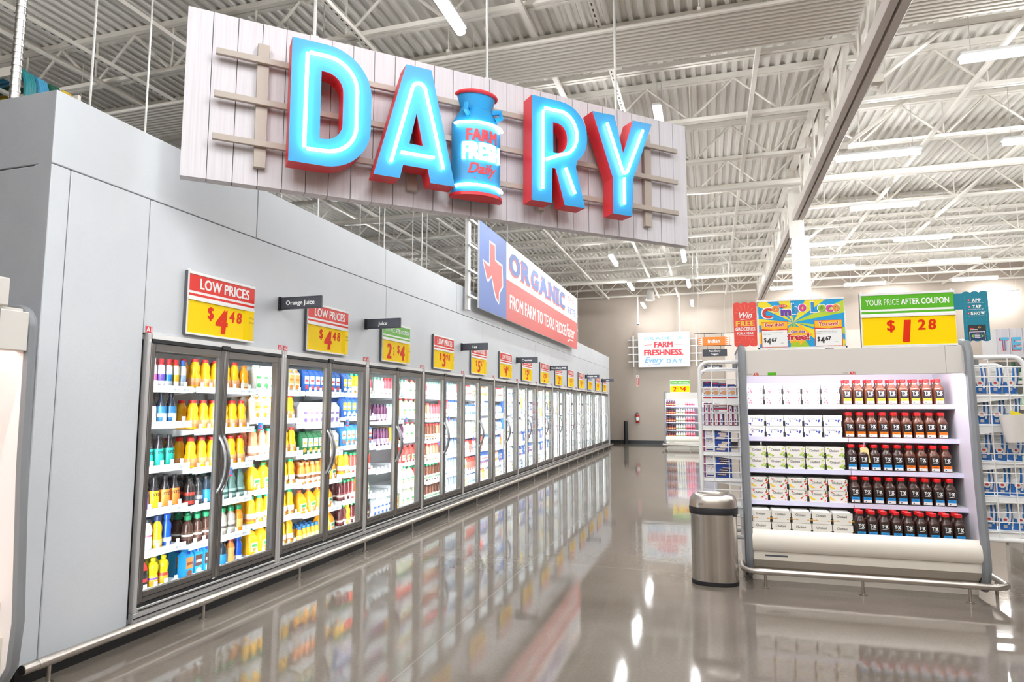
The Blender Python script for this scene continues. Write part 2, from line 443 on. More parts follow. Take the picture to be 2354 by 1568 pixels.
# pipes and unistrut
for i, (y, z, r, x0, x1, lb) in enumerate([(13.05, 5.75, 0.07, -8, 1.74, 'large cream pipe crossing the roof over the aisle behind the big sign'), (13.05, 5.75, 0.07, 2.06, 19, 'large cream pipe crossing the roof beyond the girder'), (22.6, 5.85, 0.06, -8, 1.74, 'cream pipe crossing the aisle roof near the back wall'), (22.6, 5.85, 0.06, 2.06, 19, 'cream pipe beyond the girder near the back wall'), (4.4, 5.8, 0.05, -10, 1.7, 'slim cream pipe crossing above the cooler wall corner')]):
    a = MB(); a.tube([(x0, 0, 0), (x1, 0, 0)], r, m_steel, 10)
    for x in range(int(x0) + 1, int(x1), 3):
        a.tube([(x, 0, 0), (x, 0, ZD - z - 0.005)], 0.006, m_steel, 5); a.tube([(x - 0.03, 0, 0), (x + 0.03, 0, 0)], r * 1.15, m_steel, 10)
    tag(put('sprinkler_pipe', a, None, (0, y, z)), lb, 'pipe')
hole = M('slot_dark', '4a463f', 0.7)
for i, (x, z, y0, y1) in enumerate([(-7.97, 5.97, 2, 26), (-7.4, 5.95, -2, 26), (-6.14, 5.97, -2, 27), (-3.95, 5.97, -2, 27), (-1.9, 5.95, -2, 27), (-1.14, 5.97, -2, 27), (0.7, 5.97, 4, 27), (3.6, 5.95, -2, 27), (5.2, 5.95, -2, 27), (8.2, 5.95, 2, 27), (11.5, 5.95, 4, 27)]):
    a = MB(); a.box(-0.03, 0.03, y0, y1, -0.02, 0.03, m_steel)
    y = y0 + 0.2
    if i in (1, 3, 5):
        while y < min(y1, 12):
            a.box(-0.008, 0.008, y, y + 0.05, -0.0215, -0.02, hole); y += 0.11
    tag(put('strut_channel', a, None, (x, 0, z)), 'cream strut channel running lengthwise under the joists, %s from the side behind the coolers' % ORD[i], 'strut channel', 'strut channels under the roof')
# rods hanging over the cooler block
for i, (x, y) in enumerate([(-4.5, 3.66), (-4.5, 4.17), (-4.6, 4.27), (-4.5, 6.72), (-5.2, 6.95), (-4.5, 8.25), (-4.5, 8.4), (-5.6, 9.6), (-4.5, 9.35), (-4.5, 9.7), (-5, 11.0), (-4.5, 12.2), (-4.5, 14.5), (-4.5, 17.5), (-4.5, 20.5), (-4.6, 23.5)]):
    a = MB(); a.tube([(0, 0, 3.33), (0, 0, ZD)], 0.006 if i % 3 else 0.009, m_rodm, 6); a.box(-0.03, 0.03, -0.03, 0.03, 3.33, 3.345, m_rodm)
    tag(put('hanging_rod', a, None, (x, y, 0)), 'thin steel rod holding the cooler block from the roof, %s from its near corner' % ORD[i], 'rod', 'rods above the cooler block')
a = MB(); a.tube([(0, 0, 3.33), (0, 0, ZD)], 0.013, m_rodm, 8); a.tube([(0, 0, 3.33), (0, 0, 4.2)], 0.026, m_alu, 18)
for k in range(20): a.tube([(0, 0, 3.36 + k * 0.042), (0, 0, 3.375 + k * 0.042)], 0.029, m_alu, 18)
tag(put('threaded_post', a, None, (-4.0, 2.76, 0)), 'thick ribbed steel post standing on top of the grey cooler end wall', 'post')
# cable bundle on a ladder tray
t = thing('cable_tray', 'ladder tray of teal blue and yellow cables above the grey end wall', 'cable tray', (-6.15, 4.2, 4.36))
a = MB(); a.box(-2.5, 0.5, -0.3, -0.27, 0, 0.08, m_steel); a.box(-2.5, 0.5, 0.27, 0.3, 0, 0.08, m_steel)
for k in range(10): a.box(-2.4 + k * 0.3, -2.36 + k * 0.3, -0.28, 0.28, 0, 0.03, m_steel)
put('tray', a, t)
for nm, c, k0 in (('cable', '1f7f86', 0), ('cable', '3e8fb5', 1), ('cable', '0e4f3c', 2), ('cable', 'd9b21f', 3)):
    a = MB()
    for q in range(4):
        pts = [(-2.4 + 0.25 * i, -0.22 + 0.12 * k0 + 0.02 * math.sin(i * 1.3 + q) + q * 0.022, 0.06 + 0.025 * (q % 2) + 0.05 * math.sin(i * 0.7 + k0)) for i in range(12)]
        pts += [(0.42 + 0.1 * math.cos(u), -0.22 + 0.12 * k0 + q * 0.022, -0.12 + 0.2 * math.sin(u)) for u in (1.0, 0.4, -0.3, -1.0)]
        a.tube(pts, 0.02, M('cable_' + c, c, 0.5), 6)
    put(nm, a, t)

# ------------------------------------------------------------------ ceiling lights (fixture grid, plus unseen lamps added for brightness)
def strip_light():
    t = thing('strip_light', 'x', 'ceiling light', (0, 0, 0), 0, 'ceiling strip lights')
    a = MB(); a.box(-0.62, 0.62, -0.06, 0.06, 0.035, 0.085, m_white, 0.01); put('housing', a, t)
    a = MB(); a.lathe([(0.0, -0.61), (0.045, -0.6), (0.045, 0.6), (0.0, 0.61)], m_lamp, 10)
    b = MB(); b.add([(v[2], v[0] * 1.15, v[1] * 0.75) for v in a.v], a.f, m_lamp, True); put('diffuser', b, t)
    for s in (-0.5, 0.5):
        a = MB(); a.tube([(s, 0, 0.08), (s, 0, ZD - 5.5)], 0.004, m_rodm, 4); put('hanger_wire', a, t)
    return t
lamp0 = strip_light(); used = False
kidsL = {}
for o in list(COL.objects):
    if o.parent: kidsL.setdefault(o.parent.name, []).append(o)
def lamp(x, y, rz, label):
    global used
    if not used:
        lamp0.location = (x, y, 5.5); lamp0.rotation_euler = (0, 0, rz); lamp0['label'] = label; used = True
    else: dup_k(lamp0, (x, y, 5.5), label, None, rz, kidsL)
for cx, nm in ((-2.45, 'nearer the coolers'), (-0.58, 'above the aisle middle')):
    for i, y in enumerate((26.1, 21.85, 17.75, 13.7, 9.3, 5.6, 1.2, -3)):
        if cx == -0.58 and i == 5: continue
        lamp(cx, y if not (cx == -0.58 and i == 4) else 9.25, PI / 2, 'lit strip light running lengthwise %s, %s from the back wall' % (nm, ORD[i]))
for r, (y, xs) in enumerate([(26.85, (3.5, 6.6, 9.9)), (23.62, (2.68, 4.97, 8.08, 11.2)), (20.5, (3.46, 6.56, 9.66)), (17.47, (2.68, 4.96, 8.06, 11.2)), (14.4, (3.45, 6.55, 9.65)), (11.38, (2.68, 5.0, 8.1)), (8.42, (3.5, 6.6)), (5.4, (2.72, 5.7)), (2.3, (3.5, 6.6)), (-1, (2.72, 5.7))]):
    for c, x in enumerate(xs):
        lamp(x, y, 0, 'lit crosswise strip light, %s row from the back wall, %s out from the girder' % (ORD[r], ORD[c]))

for i, y in enumerate((3.4, -0.9, -5.2)): None if i == 0 else lamp(-4.4, y - 1.5, PI / 2, 'added unseen strip light high over the pink lit case, %s from the sign' % ORD[i])  # unseen lamps added to brighten the near wall and big sign
for i, (x, y) in enumerate([(-9.5, 5.3), (-8.6, 14), (-8.6, 20.6)]): lamp(x, y, PI / 2, 'added hidden strip light high behind the cooler block, %s from its near end' % ORD[i])  # hidden lamps added to lift the dim ceiling above the cooler block
for i, y in enumerate((3.2, -1.0, -4.9)):  # extra unseen lamps added to light the sign board and near wall
    for cx, nm in ((-2.45, 'nearer the coolers'), (-0.58, 'above the aisle middle'), (1.15, 'beside the girder')):
        if i == 0 and cx == -2.45: continue
        lamp(cx, y if y < 0 else y - 0.2, PI / 2, 'added unseen strip light %s before the big sign, %s from the sign' % (nm, ORD[i]))

# ------------------------------------------------------------------ door coolers
# local frame of every wall item: x along the aisle, -y towards the aisle, z up
SH_A = [1.65, 1.386, 1.07, 0.766, 0.477, 0.21]
SH_B = [1.652, 1.324, 1.024, 0.736, 0.448, 0.182]
SHELF_Y = 0.255; DW = PITCH / 2
def shelf_mesh():
    a = MB(); a.box(-0.34, 0.34, 0.004, 0.5, -0.03, -0.004, m_shelf)
    for s in (-0.345, 0.335): a.prismx([(0.0, -0.004), (0.5, -0.004), (0.5, -0.09), (0.2, -0.06), (0.0, -0.035)], s, s + 0.01, m_shelf)
    return a.mesh('shelf')
def pr_mesh():
    a = MB(); a.box(-0.345, 0.345, -0.008, 0.003, -0.045, 0.006, m_rail)
    rr = random.Random(3)
    for k in range(7):
        x = -0.32 + k * 0.093
        a.box(x, x + 0.06, -0.0095, -0.008, -0.036, -0.004, m_plain)
        a.box(x + 0.005, x + 0.028, -0.0102, -0.0095, -0.03, -0.012, m_tag); a.box(x + 0.033, x + 0.055, -0.0102, -0.0095, -0.026, -0.02, m_tag)
        a.box(x + 0.02, x + 0.045, -0.004, 0.004, 0.006, 0.04, m_rail)
    return a.mesh('price_rail')
def flag_mesh():
    a = MB(); a.box(-0.035, 0.035, -0.012, -0.0105, -0.085, -0.03, m_tagb); a.box(-0.035, 0.035, -0.0122, -0.0105, -0.1, -0.085, m_tagr); a.box(-0.012, 0.012, -0.0125, -0.012, -0.07, -0.05, m_tagr)
    return a.mesh('shelf_flag')
ME_SH, ME_PR, ME_FL = shelf_mesh(), pr_mesh(), flag_mesh()
t = thing('glass_door_cooler', 'x', 'cooler', (XW, Y0, 0), PI / 2, 'glass door coolers along the grey wall')
a = MB()
a.box(0, 0.03, -0.022, 0.02, 0.175, 1.99, m_sill, 0.004); a.box(PITCH - 0.03, PITCH, -0.022, 0.02, 0.175, 1.99, m_sill, 0.004)
a.box(0.04, PITCH - 0.04, -0.02, 0.02, 1.955, 1.99, m_white); a.box(0.04, PITCH - 0.04, -0.024, 0.02, 1.93, 1.955, m_gasket); a.box(DW - 0.04, DW + 0.04, -0.034, -0.02, 1.935, 1.965, m_black)
a.box(0.0, PITCH, -0.024, 0.02, 0.112, 0.176, m_sill, 0.004); a.box(0.0, PITCH, -0.028, -0.024, 0.142, 0.148, m_gasket); a.box(0.03, PITCH - 0.03, -0.022, 0.02, 0.175, 0.205, m_sill, 0.004); a.box(0.04, PITCH - 0.04, -0.018, 0.02, 0.205, 0.225, m_gasket)
a.box(0.04, PITCH - 0.04, -0.03, -0.024, 0.186, 0.192, m_gasket)
for x in (0.004, PITCH - 0.03): a.box(x + 0.004, x + 0.02, -0.025, -0.022, 1.93, 1.95, m_white)
a.box(DW - 0.02, DW + 0.02, 0.02, 0.045, 0.2, 1.95, m_mull)
a.box(0.0, 0.03, 0.02, 0.08, 0.14, 1.95, m_mull); a.box(PITCH - 0.03, PITCH, 0.02, 0.08, 0.14, 1.95, m_mull)
put('frame', a, t)
a = MB()
a.box(0.0, PITCH, 0.84, 0.86, 0.11, 1.97, m_liner); a.box(0.0, PITCH, 0.02, 0.84, 1.95, 1.97, m_liner); a.box(0.0, PITCH, 0.02, 0.84, 0.11, 0.13, m_liner)
put('liner', a, t)
for x, ya, yb in ((0.0315, 0.035, 0.078), (DW + 0.0215, 0.014, 0.043)):
    a = MB(); a.add([(x, ya, 0.22), (x, yb, 0.22), (x, yb, 1.92), (x, ya, 1.92)], [(0, 1, 2, 3)], m_led); put('light_strip', a, t)
for s, xa, xb in ((1, 0.033, DW - 0.003), (-1, DW + 0.003, PITCH - 0.033)):
    a = MB(); fw = 0.04; z0, z1 = 0.23, 1.927
    a.box(xa, xa + fw, -0.018, 0.012, z0, z1, m_frame, 0.004); a.box(xb - fw, xb, -0.018, 0.012, z0, z1, m_frame, 0.004)
    a.box(xa + fw, xb - fw, -0.018, 0.012, z1 - 0.05, z1, m_frame, 0.003); a.box(xa + fw, xb - fw, -0.018, 0.012, z0, z0 + 0.07, m_frame, 0.003)
    a.box(xa, xa + 0.005, -0.02, -0.018, z0, z1, m_alu); a.box(xb - 0.005, xb, -0.02, -0.018, z0, z1, m_alu)
    a.box(xa + fw, xb - fw, -0.02, -0.018, z0 + 0.03, z0 + 0.035, m_gasket)
    d = put('door', a, t)
    a = MB(); a.box(xa + fw - 0.004, xb - fw + 0.004, -0.006, -0.002, z0 + 0.065, z1 - 0.045, mg); put('glass_pane', a, d)
    xh = (xb - 0.02) if s == 1 else (xa + 0.02)
    a = MB(); pts = []
    for k in range(13):
        u = k / 12; pts.append((xh + s * 0.006 * math.sin(PI * u), -0.02 - 0.062 * math.sin(PI * u) ** 0.8, 0.865 + 0.405 * u))
    a.tube(pts, 0.0115, m_handle, 8); a.box(xh - 0.012, xh + 0.012, -0.026, -0.016, 0.85, 0.885, m_handle, 0.003); a.box(xh - 0.012, xh + 0.012, -0.026, -0.016, 1.25, 1.285, m_handle, 0.003)
    put('handle', a, d)
for q, zs in ((0, SH_A), (1, SH_B)):
    for i, z in enumerate(zs):
        s_ = put('shelf', ME_SH, t, (DW * (q + 0.5), SHELF_Y, z))
        put('price_rail', ME_PR, s_)
        if (q, i) in ((0, 1), (1, 2), (0, 5)): put('shelf_flag', ME_FL, s_, ((-0.31 if i != 2 else 0.05), 0, 0))
t['label'] = 'first glass door cooler of the row, beside the plain grey panel'
coolers = [t]
kids = {}
for o in list(COL.objects):
    if o.parent: kids.setdefault(o.parent.name, []).append(o)
for k in range(1, NPAIR):
    coolers.append(dup_k(t, (XW, Y0 + k * PITCH, 0), '%s two-door cooler of the row counted from the plain grey panel' % ORD[k], None, None, kids))

# bump rails
def bump_rail(label, y0, y1, posts, x=-3.5):
    t = thing('bump_rail', label, 'bump rail', (x, y0, 0))
    L = y1 - y0
    a = MB(); a.lathe([(0.0, 0.002), (0.027, 0.0), (0.027, L), (0, L)], m_ss, 16)
    b = MB(); b.add([(v[0], v[2], v[1] + 0.122) for v in a.v], a.f, m_ss, True); put('rail', b, t)
    for e in (0, L):
        a = MB(); a.tube([(0, e - 0.004, 0.122), (0, e + 0.004, 0.122)], 0.025, m_black, 14); put('end_cap', a, t)
    for p in posts:
        a = MB(); a.tube([(0, p - y0, 0), (0, p - y0, 0.105)], 0.011, m_ss, 10); a.tube([(0, p - y0, 0), (0, p - y0, 0.006)], 0.028, m_ss, 14); a.tube([(0, p - y0 - 0.07, 0.122), (0, p - y0 + 0.07, 0.122)], 0.0295, m_ss, 14)
        put('post', a, t)
bump_rail('long brushed steel bump rail at the foot of the door coolers', 2.68, 24.45, [2.83 + 1.14 * k for k in range(19)])
bump_rail('short brushed steel bump rail in front of the pink lit open case', -1.5, 2.42, [-1.2, 0.0, 1.2, 2.2])

# ------------------------------------------------------------------ drinks
def PL(col, rough=0.22): return M('pl_' + col, col, rough)
CARAFE = [(0.040, 0), (0.047, 0.006), (0.049, 0.06), (0.048, 0.09), (0.037, 0.125), (0.036, 0.145), (0.0385, 0.17), (0.036, 0.195), (0.025, 0.222), (0.021, 0.235)]
SHOULD = [(0.034, 0), (0.039, 0.005), (0.039, 0.11), (0.036, 0.135), (0.022, 0.17), (0.0165, 0.2), (0.0165, 0.215)]
WIDE = [(0.036, 0), (0.042, 0.006), (0.042, 0.10), (0.039, 0.115), (0.041, 0.13), (0.036, 0.155), (0.024, 0.175), (0.02, 0.19)]
SLIM = [(0.03, 0), (0.036, 0.006), (0.036, 0.06), (0.031, 0.1), (0.034, 0.15), (0.03, 0.175), (0.018, 0.2), (0.018, 0.21)]
HOUR = [(0.032, 0), (0.038, 0.006), (0.037, 0.05), (0.031, 0.08), (0.037, 0.115), (0.037, 0.14), (0.028, 0.16), (0.016, 0.17), (0.016, 0.178)]
CANP = [(0.024, 0), (0.0265, 0.004), (0.0265, 0.15), (0.022, 0.163), (0.018, 0.166)]
SQ = [(0.036, 0), (0.04, 0.005), (0.04, 0.125), (0.034, 0.15), (0.02, 0.168), (0.02, 0.182)]
MINI = [(0.026, 0), (0.03, 0.004), (0.03, 0.085), (0.02, 0.11), (0.016, 0.12)]
CARAFE = [(r, z * 0.9) for r, z in CARAFE]; SHOULD = [(r, z * 0.95) for r, z in SHOULD]; SLIM = [(r, z * 0.92) for r, z in SLIM]
def prof_r(pr, z):
    for (r0, z0), (r1, z1) in zip(pr[:-1], pr[1:]):
        if z0 <= z <= z1: return r0 + (r1 - r0) * (z - z0) / max(z1 - z0, 1e-6)
    return pr[-1][0]
K = {}
def bottle(key, name, adj, pr, body, cap, lab=None, capr=None, caph=0.02, sup=2.0, txt=None, bands=(), cat='bottle', w=None, body2=None):
    """lab = (z0, z1, colour)  bands = [(z0, z1, colour)]  txt = (string, z, h, colour)"""
    def build(B, Cc, Lb):
        n = 16
        mats = None
        if body2:
            mats = [PL(body) if (z0 + z1) / 2 < body2[0] else PL(body2[1]) for (_, z0), (_, z1) in zip(pr[:-1], pr[1:])]
        B.lathe(pr, PL(body), n, sup, cap=(True, True), mats=mats)
        zt = pr[-1][1]; cr_ = capr or pr[-1][0] * 1.15
        Cc.lathe([(cr_, zt - 0.004), (cr_, zt + caph - 0.003), (cr_ * 0.9, zt + caph)], PL(cap, 0.35), 14, cap=(False, True))
        if lab:
            z0, z1, c = lab
            zs = sorted(set([z0, z1] + [z for _, z in pr if z0 < z < z1] + [z for b_ in bands for z in b_[:2] if z0 < z < z1]))
            lp = [(prof_r(pr, z) + 0.0012, z) for z in zs]
            ms = []
            for za, zb in zip(zs[:-1], zs[1:]):
                mm = c
                for b0, b1, bc in bands:
                    if b0 <= (za + zb) / 2 <= b1: mm = bc
                ms.append(M('lb_' + mm, mm, 0.4))
            Lb.lathe(lp, M('lb_' + c, c, 0.4), n, sup, mats=ms)
            if txt:
                s, z, h, tc = txt
                Lb.text(s, 0, z, 0, M('lb_' + tc, tc, 0.4), None, h, bold=0.03, wrap=prof_r(pr, z) + 0.0022)
    K[key] = dict(name=name, adj=adj, w=w or 2 * max(r for r, _ in pr) + 0.004, build=build, cat=cat, parts=('body', 'cap', 'label'))
def carton(key, adj, col, front, accent, w=0.08, h=0.175, d=0.08, name=None, capc=None):
    name = name or {'blc': 'creamer_carton', 'bld': 'creamer_carton', 'wgc': 'juice_carton', 'oct': 'juice_carton', 'grc': 'juice_carton', 'pwc': 'juice_carton', 'msc': 'plant_milk_carton'}.get(key, 'milk_carton')
    def build(B, Cc, Lb):
        x = w / 2; mb_ = M('ct_' + col, col, 0.35)
        B.box(-x, x, -d / 2, d / 2, 0, h, mb_)
        B.prismx([(-d / 2, h), (d / 2, h), (0.004, h + 0.035), (-0.004, h + 0.035)], -x, x, mb_)
        B.box(-x, x, -0.004, 0.004, h + 0.03, h + 0.05, mb_)
        Lb.box(-x * 0.9, x * 0.9, -d / 2 - 0.001, -d / 2, h * 0.45, h * 0.93, M('lb_' + front, front, 0.4))
        Lb.lathe([(w * 0.33, 0), (w * 0.33, 0.001)], M('lb_' + accent, accent, 0.4), 12, cap=(False, True))
        nv = 26
        for i in range(len(Lb.v) - 24, len(Lb.v)):
            vx, vy, vz = Lb.v[i]; Lb.v[i] = (vx, -d / 2 - 0.0012 - vz, h * 0.26 + vy * 0.8)
        Lb.box(-x * 0.7, x * 0.7, -d / 2 - 0.002, -d / 2 - 0.001, h * 0.6, h * 0.72, M('lb_' + accent, accent, 0.4))
        if capc: Cc.lathe([(0.014, h + 0.012), (0.014, h + 0.03)], PL(capc), 10, cy=-0.022, cap=(False, True))
        else: Cc.box(-x, x, -0.0045, 0.0045, h + 0.045, h + 0.0505, mb_)
    K[key] = dict(name=name, adj=adj, w=w + 0.006, build=build, cat='carton', parts=('body', 'cap', 'label'))
def jug(key, adj, col, cap, labc, w=0.125, h=0.205, name='gallon_jug'):
    def build(B, Cc, Lb):
        r = w / 2
        B.lathe([(r * 0.9, 0), (r, 0.008), (r, h * 0.55), (r * 0.93, h * 0.68), (r * 0.55, h * 0.88), (r * 0.3, h * 0.95), (r * 0.3, h)], PL(col), 20, 3.4, cap=(True, True))
        B.tube([(r * 0.95, 0, h * 0.52), (r * 1.04, 0, h * 0.6), (r * 0.9, 0, h * 0.84), (r * 0.35, 0, h * 0.93)], 0.012, PL(col), 8)
        Cc.lathe([(r * 0.34, h - 0.004), (r * 0.34, h + 0.018)], PL(cap), 12, cap=(False, True))
        Lb.box(-r * 0.62, r * 0.62, -r - 0.0015, -r * 0.9, h * 0.12, h * 0.48, M('lb_' + labc, labc, 0.4))
        Lb.box(-r * 0.5, r * 0.5, -r - 0.0025, -r - 0.0015, h * 0.3, h * 0.42, M('lb_3f8f4a', '3f8f4a', 0.4))
        Lb.box(-r * 0.3, r * 0.3, -r - 0.0025, -r - 0.0015, h * 0.14, h * 0.26, M('lb_f08a2a', 'f08a2a', 0.4))
    K[key] = dict(name=name, adj=adj, w=w + 0.018, build=build, cat='jug', parts=('body', 'cap', 'label'))

def can(key, adj, body, cap, accent):
    bottle(key, 'whipped_cream_can', adj, CANP, body, cap, (0.02, 0.148, body), 0.017, 0.045, bands=[(0.045, 0.095, accent), (0.02, 0.03, 'e8e8ea')], cat='can')
can('can1', 'blue whipped cream can with yellow cap', '1f55b5', 'f2c230', 'e9eef5')
can('can2', 'pink whipped cream can with white cap', 'f3e6ea', 'f6f6f6', 'e5679a')
can('can3', 'purple striped cream can with red cap', 'eceaf2', 'd8262c', '6a4aa8')
can('can4', 'blue striped cream can with red cap', 'eceff5', 'd8262c', '2a7cc0')
can('can5', 'yellow striped cream can with red cap', 'f2e7c6', 'd8262c', 'e8b020')
can('can6', 'pale whipped cream can with blue cap', 'e9ebee', '2a62b8', '9fb6d4')
bottle('oj', 'juice_carafe', 'yellow orange juice carafe with red cap', CARAFE, 'f7b512', 'dd2f2c', (0.02, 0.075, 'e3a06a'), bands=[(0.02, 0.045, 'd98a4c')])
bottle('ojg', 'juice_carafe', 'yellow orange juice carafe with green cap', CARAFE, 'f9bd1e', '1f9d72', (0.02, 0.085, 'efe3c8'), bands=[(0.02, 0.04, 'd07a3a')])
bottle('ojo', 'juice_bottle', 'round orange juice bottle with orange cap', WIDE, 'f59a14', 'e8731c', (0.02, 0.06, 'f2e3c0'))
bottle('coff1', 'coffee_bottle', 'black cold coffee bottle with pale label', SHOULD, '1d1a1a', '1a1a1a', (0.01, 0.12, 'd9d5cc'))
bottle('coff2', 'coffee_bottle', 'dark bottle with blue patterned label', SHOULD, '1d2230', '1a1a1a', (0.01, 0.12, '2f6f9f'), bands=[(0.04, 0.07, 'cfe0ec')])
for k_, c_, n_ in (('stt', '21a596', 'teal'), ('stp', '7a35b0', 'purple'), ('sty', 'f2b81c', 'yellow'), ('sto', 'ee8a3c', 'orange')):
    bottle(k_, 'coffee_bottle', 'dark cold brew bottle with %s label' % n_, SHOULD, '2a2326', '2a2628', (0.004, 0.125, c_), txt=('STŌK', 0.1, 0.028, '241c20'))
bottle('jav', 'coffee_bottle', 'dark round coffee bottle with red label', WIDE, '2e2322', '1c1918', (0.012, 0.105, 'b4382c'), bands=[(0.04, 0.08, '2b2526')])
bottle('jab', 'coffee_bottle', 'dark round coffee bottle with black label', WIDE, '2b2a2c', '1c1918', (0.012, 0.105, '3a3638'), bands=[(0.04, 0.07, '8a8a8c')])
bottle('jau', 'coffee_bottle', 'dark round coffee bottle with blue label', WIDE, '22303e', '1c1918', (0.012, 0.105, '2580b8'))
bottle('wht', 'creamer_bottle', 'white creamer bottle with red print', SLIM, 'eef0f2', '2a2a2c', (0.03, 0.14, 'f4f4f6'), bands=[(0.09, 0.105, 'd05a70')])
bottle('yel', 'creamer_bottle', 'tall yellow creamer bottle with navy cap', SLIM, 'f5b81a', '25365f', (0.02, 0.06, 'f0d070'), caph=0.035, capr=0.026)
bottle('blu', 'creamer_bottle', 'tall blue creamer bottle with blue cap', SLIM, '1e56c4', '1e56c4', (0.03, 0.06, 'dfe9f6'), caph=0.035, capr=0.026)
bottle('gcb', 'coffee_bottle', 'brown iced coffee bottle with green cap', SQ, '4a2f26', '178a58', (0.03, 0.09, '5a3c30'), capr=0.026, caph=0.03, bands=[(0.055, 0.07, 'e7e0d4')])
bottle('gcw', 'coffee_bottle', 'pale iced coffee bottle with green cap', SQ, 'a8a096', '178a58', (0.03, 0.1, 'b8b0a4'), capr=0.026, caph=0.03, bands=[(0.05, 0.07, '5a534c')])
bottle('gco', 'coffee_bottle', 'orange iced coffee bottle with green cap', SQ, 'f08a20', '178a58', (0.03, 0.1, 'f6b062'), capr=0.026, caph=0.03)
bottle('gcg', 'smoothie_bottle', 'grey green smoothie bottle', CARAFE, '5c7a74', '3d5e58', (0.02, 0.08, '8fa6a0'), bands=[(0.04, 0.06, '34504c')])
bottle('rbl', 'creamer_bottle', 'black creamer bottle with red shoulder', WIDE, '1f1d20', '1c1a1c', (0.01, 0.1, '232124'), bands=[(0.05, 0.075, 'b03038')], body2=(0.125, 'd62f2c'))
bottle('lem', 'creamer_bottle', 'lime yellow hourglass creamer bottle', HOUR, 'e4d11a', 'e9d81f', (0.008, 0.078, 'e7d428'), bands=[(0.045, 0.06, '7a4fa0'), (0.008, 0.04, 'c98a20')])
bottle('red', 'creamer_bottle', 'yellow hourglass creamer bottle with red band', HOUR, 'e4d11a', 'e9d81f', (0.008, 0.078, 'e0a52a'), bands=[(0.055, 0.075, 'd8402a')])
carton('blc', 'sky blue creamer carton with orange print', '2f9fe0', 'e08a4a', '8a4a2c', capc='2a3f9c')
carton('bld', 'sky blue creamer carton with brown print', '2f9fe0', '5a3a34', 'e9ddd0', capc='2a3f9c')
carton('wgc', 'white juice carton with green print', 'eef2ea', 'dff0d8', '4fa85a')
carton('oct', 'pale juice carton with orange print', 'f2ead8', 'f6c878', 'ee9428', capc='f08a20')
carton('buc', 'blue milk carton with white print', '2f66b8', 'eef2f8', 'd84a4a')
carton('pwc', 'white carton with lilac print', 'efeaf2', 'f4f0f6', '9a7cc0')
carton('byc', 'blue and yellow milk carton', '2b62b4', 'f0cc40', 'eef2f8')
carton('brc', 'blue and red milk carton', '3a86cc', 'f4f6f8', 'e0603a')
carton('grc', 'dark green juice carton with orange fruit', '2c6a40', 'f0f0e4', 'f09a3a')
carton('whc', 'white milk carton with cream print', 'f4f2ea', 'f0ead8', 'd8c48a')
carton('msc', 'white carton with blue and black print', 'eef1f4', 'd8e0ea', '3a5fa8')
bottle('pea', 'juice_carafe', 'peach tea bottle with green cap', CARAFE, 'ee9a72', '2fae84', (0.02, 0.085, 'f4d8cc'))
bottle('orp', 'juice_bottle', 'orange drink bottle with peach label', WIDE, 'f08a3a', 'f0a060', (0.02, 0.1, 'f6dcc8'), bands=[(0.05, 0.08, '7a4a2a')])
jug('jgy', 'big yellow orange juice jug', 'f8bb1c', '2b9c5c', 'f3ead2')
jug('jga', 'big amber orange juice jug', 'f5a51c', 'e0662a', 'f3ead2')
jug('jlm', 'big pale lemonade jug with red cap', 'efe6bf', 'dd2f2c', 'f6efd4')
jug('jlg', 'big pale lemonade jug with green cap', 'e6e6c4', '2b9c5c', 'f6f2dc')
jug('jrd', 'big red punch jug', 'd8473f', 'd62f2c', 'f3d8d4')
jug('jmk', 'white milk jug', 'f2f3f3', 'cfd8e4', 'e8eef6', name='milk_jug')
jug('jmr', 'white milk jug with red cap', 'f2f3f3', 'd04040', 'f2dada', name='milk_jug')
jug('jmg', 'white milk jug with green cap', 'eef3ee', '58a86a', 'e2f0e2', name='milk_jug')
bottle('rdt', 'juice_bottle', 'red juice bottle with green cap', SLIM, 'c8453a', '1f8a56', (0.02, 0.07, 'efe6dc'))
bottle('drk', 'juice_bottle', 'dark red juice bottle', SLIM, '5a1f22', '1f8a56', (0.02, 0.08, '6a2a2c'), bands=[(0.04, 0.06, 'e8d8c8')])
bottle('cle', 'juice_bottle', 'clear pale juice bottle', SLIM, 'dfe6d8', '7fae9a', (0.02, 0.08, 'eef2ec'))
bottle('rsl', 'juice_bottle', 'slim pink red bottle', SLIM, 'd86a74', 'c83a40', (0.02, 0.08, 'f0dcdc'))
bottle('pur', 'juice_bottle', 'slim purple grape bottle', SLIM, '5b2a4c', '3c2440', (0.02, 0.09, 'a88aa8'))
bottle('ylw', 'juice_bottle', 'slim bright yellow bottle', SLIM, 'f2ac12', 'e2a010', (0.02, 0.05, 'f6cf60'))
bottle('blm', 'juice_bottle', 'small orange bottle with blue cap', MINI, 'f4a828', '2277c4', (0.01, 0.06, 'f6d48a'), caph=0.025)
bottle('tea', 'tea_bottle', 'brown iced tea bottle with red cap', CARAFE, '7a4630', 'd23a34', (0.02, 0.085, 'ece2d6'), bands=[(0.04, 0.06, 'b07a50')])
bottle('teg', 'tea_bottle', 'brown iced tea bottle with green cap', CARAFE, '6a3a26', '1f9468', (0.02, 0.085, 'e6e6d8'), bands=[(0.04, 0.06, '6a9a6a')])
bottle('tep', 'tea_bottle', 'pale peach iced tea bottle', CARAFE, 'c99678', 'd85048', (0.02, 0.085, 'f0e8e0'))
bottle('wat', 'tea_bottle', 'grey blue water bottle', CARAFE, '8e9cac', '5b6f96', (0.02, 0.085, 'b8c4d2'))
bottle('cr1', 'creamer_bottle', 'white creamer bottle with red cap', SLIM, 'f0eeea', 'cf3a3c', (0.02, 0.14, 'f2f0ee'), bands=[(0.06, 0.09, 'd88a8a')])
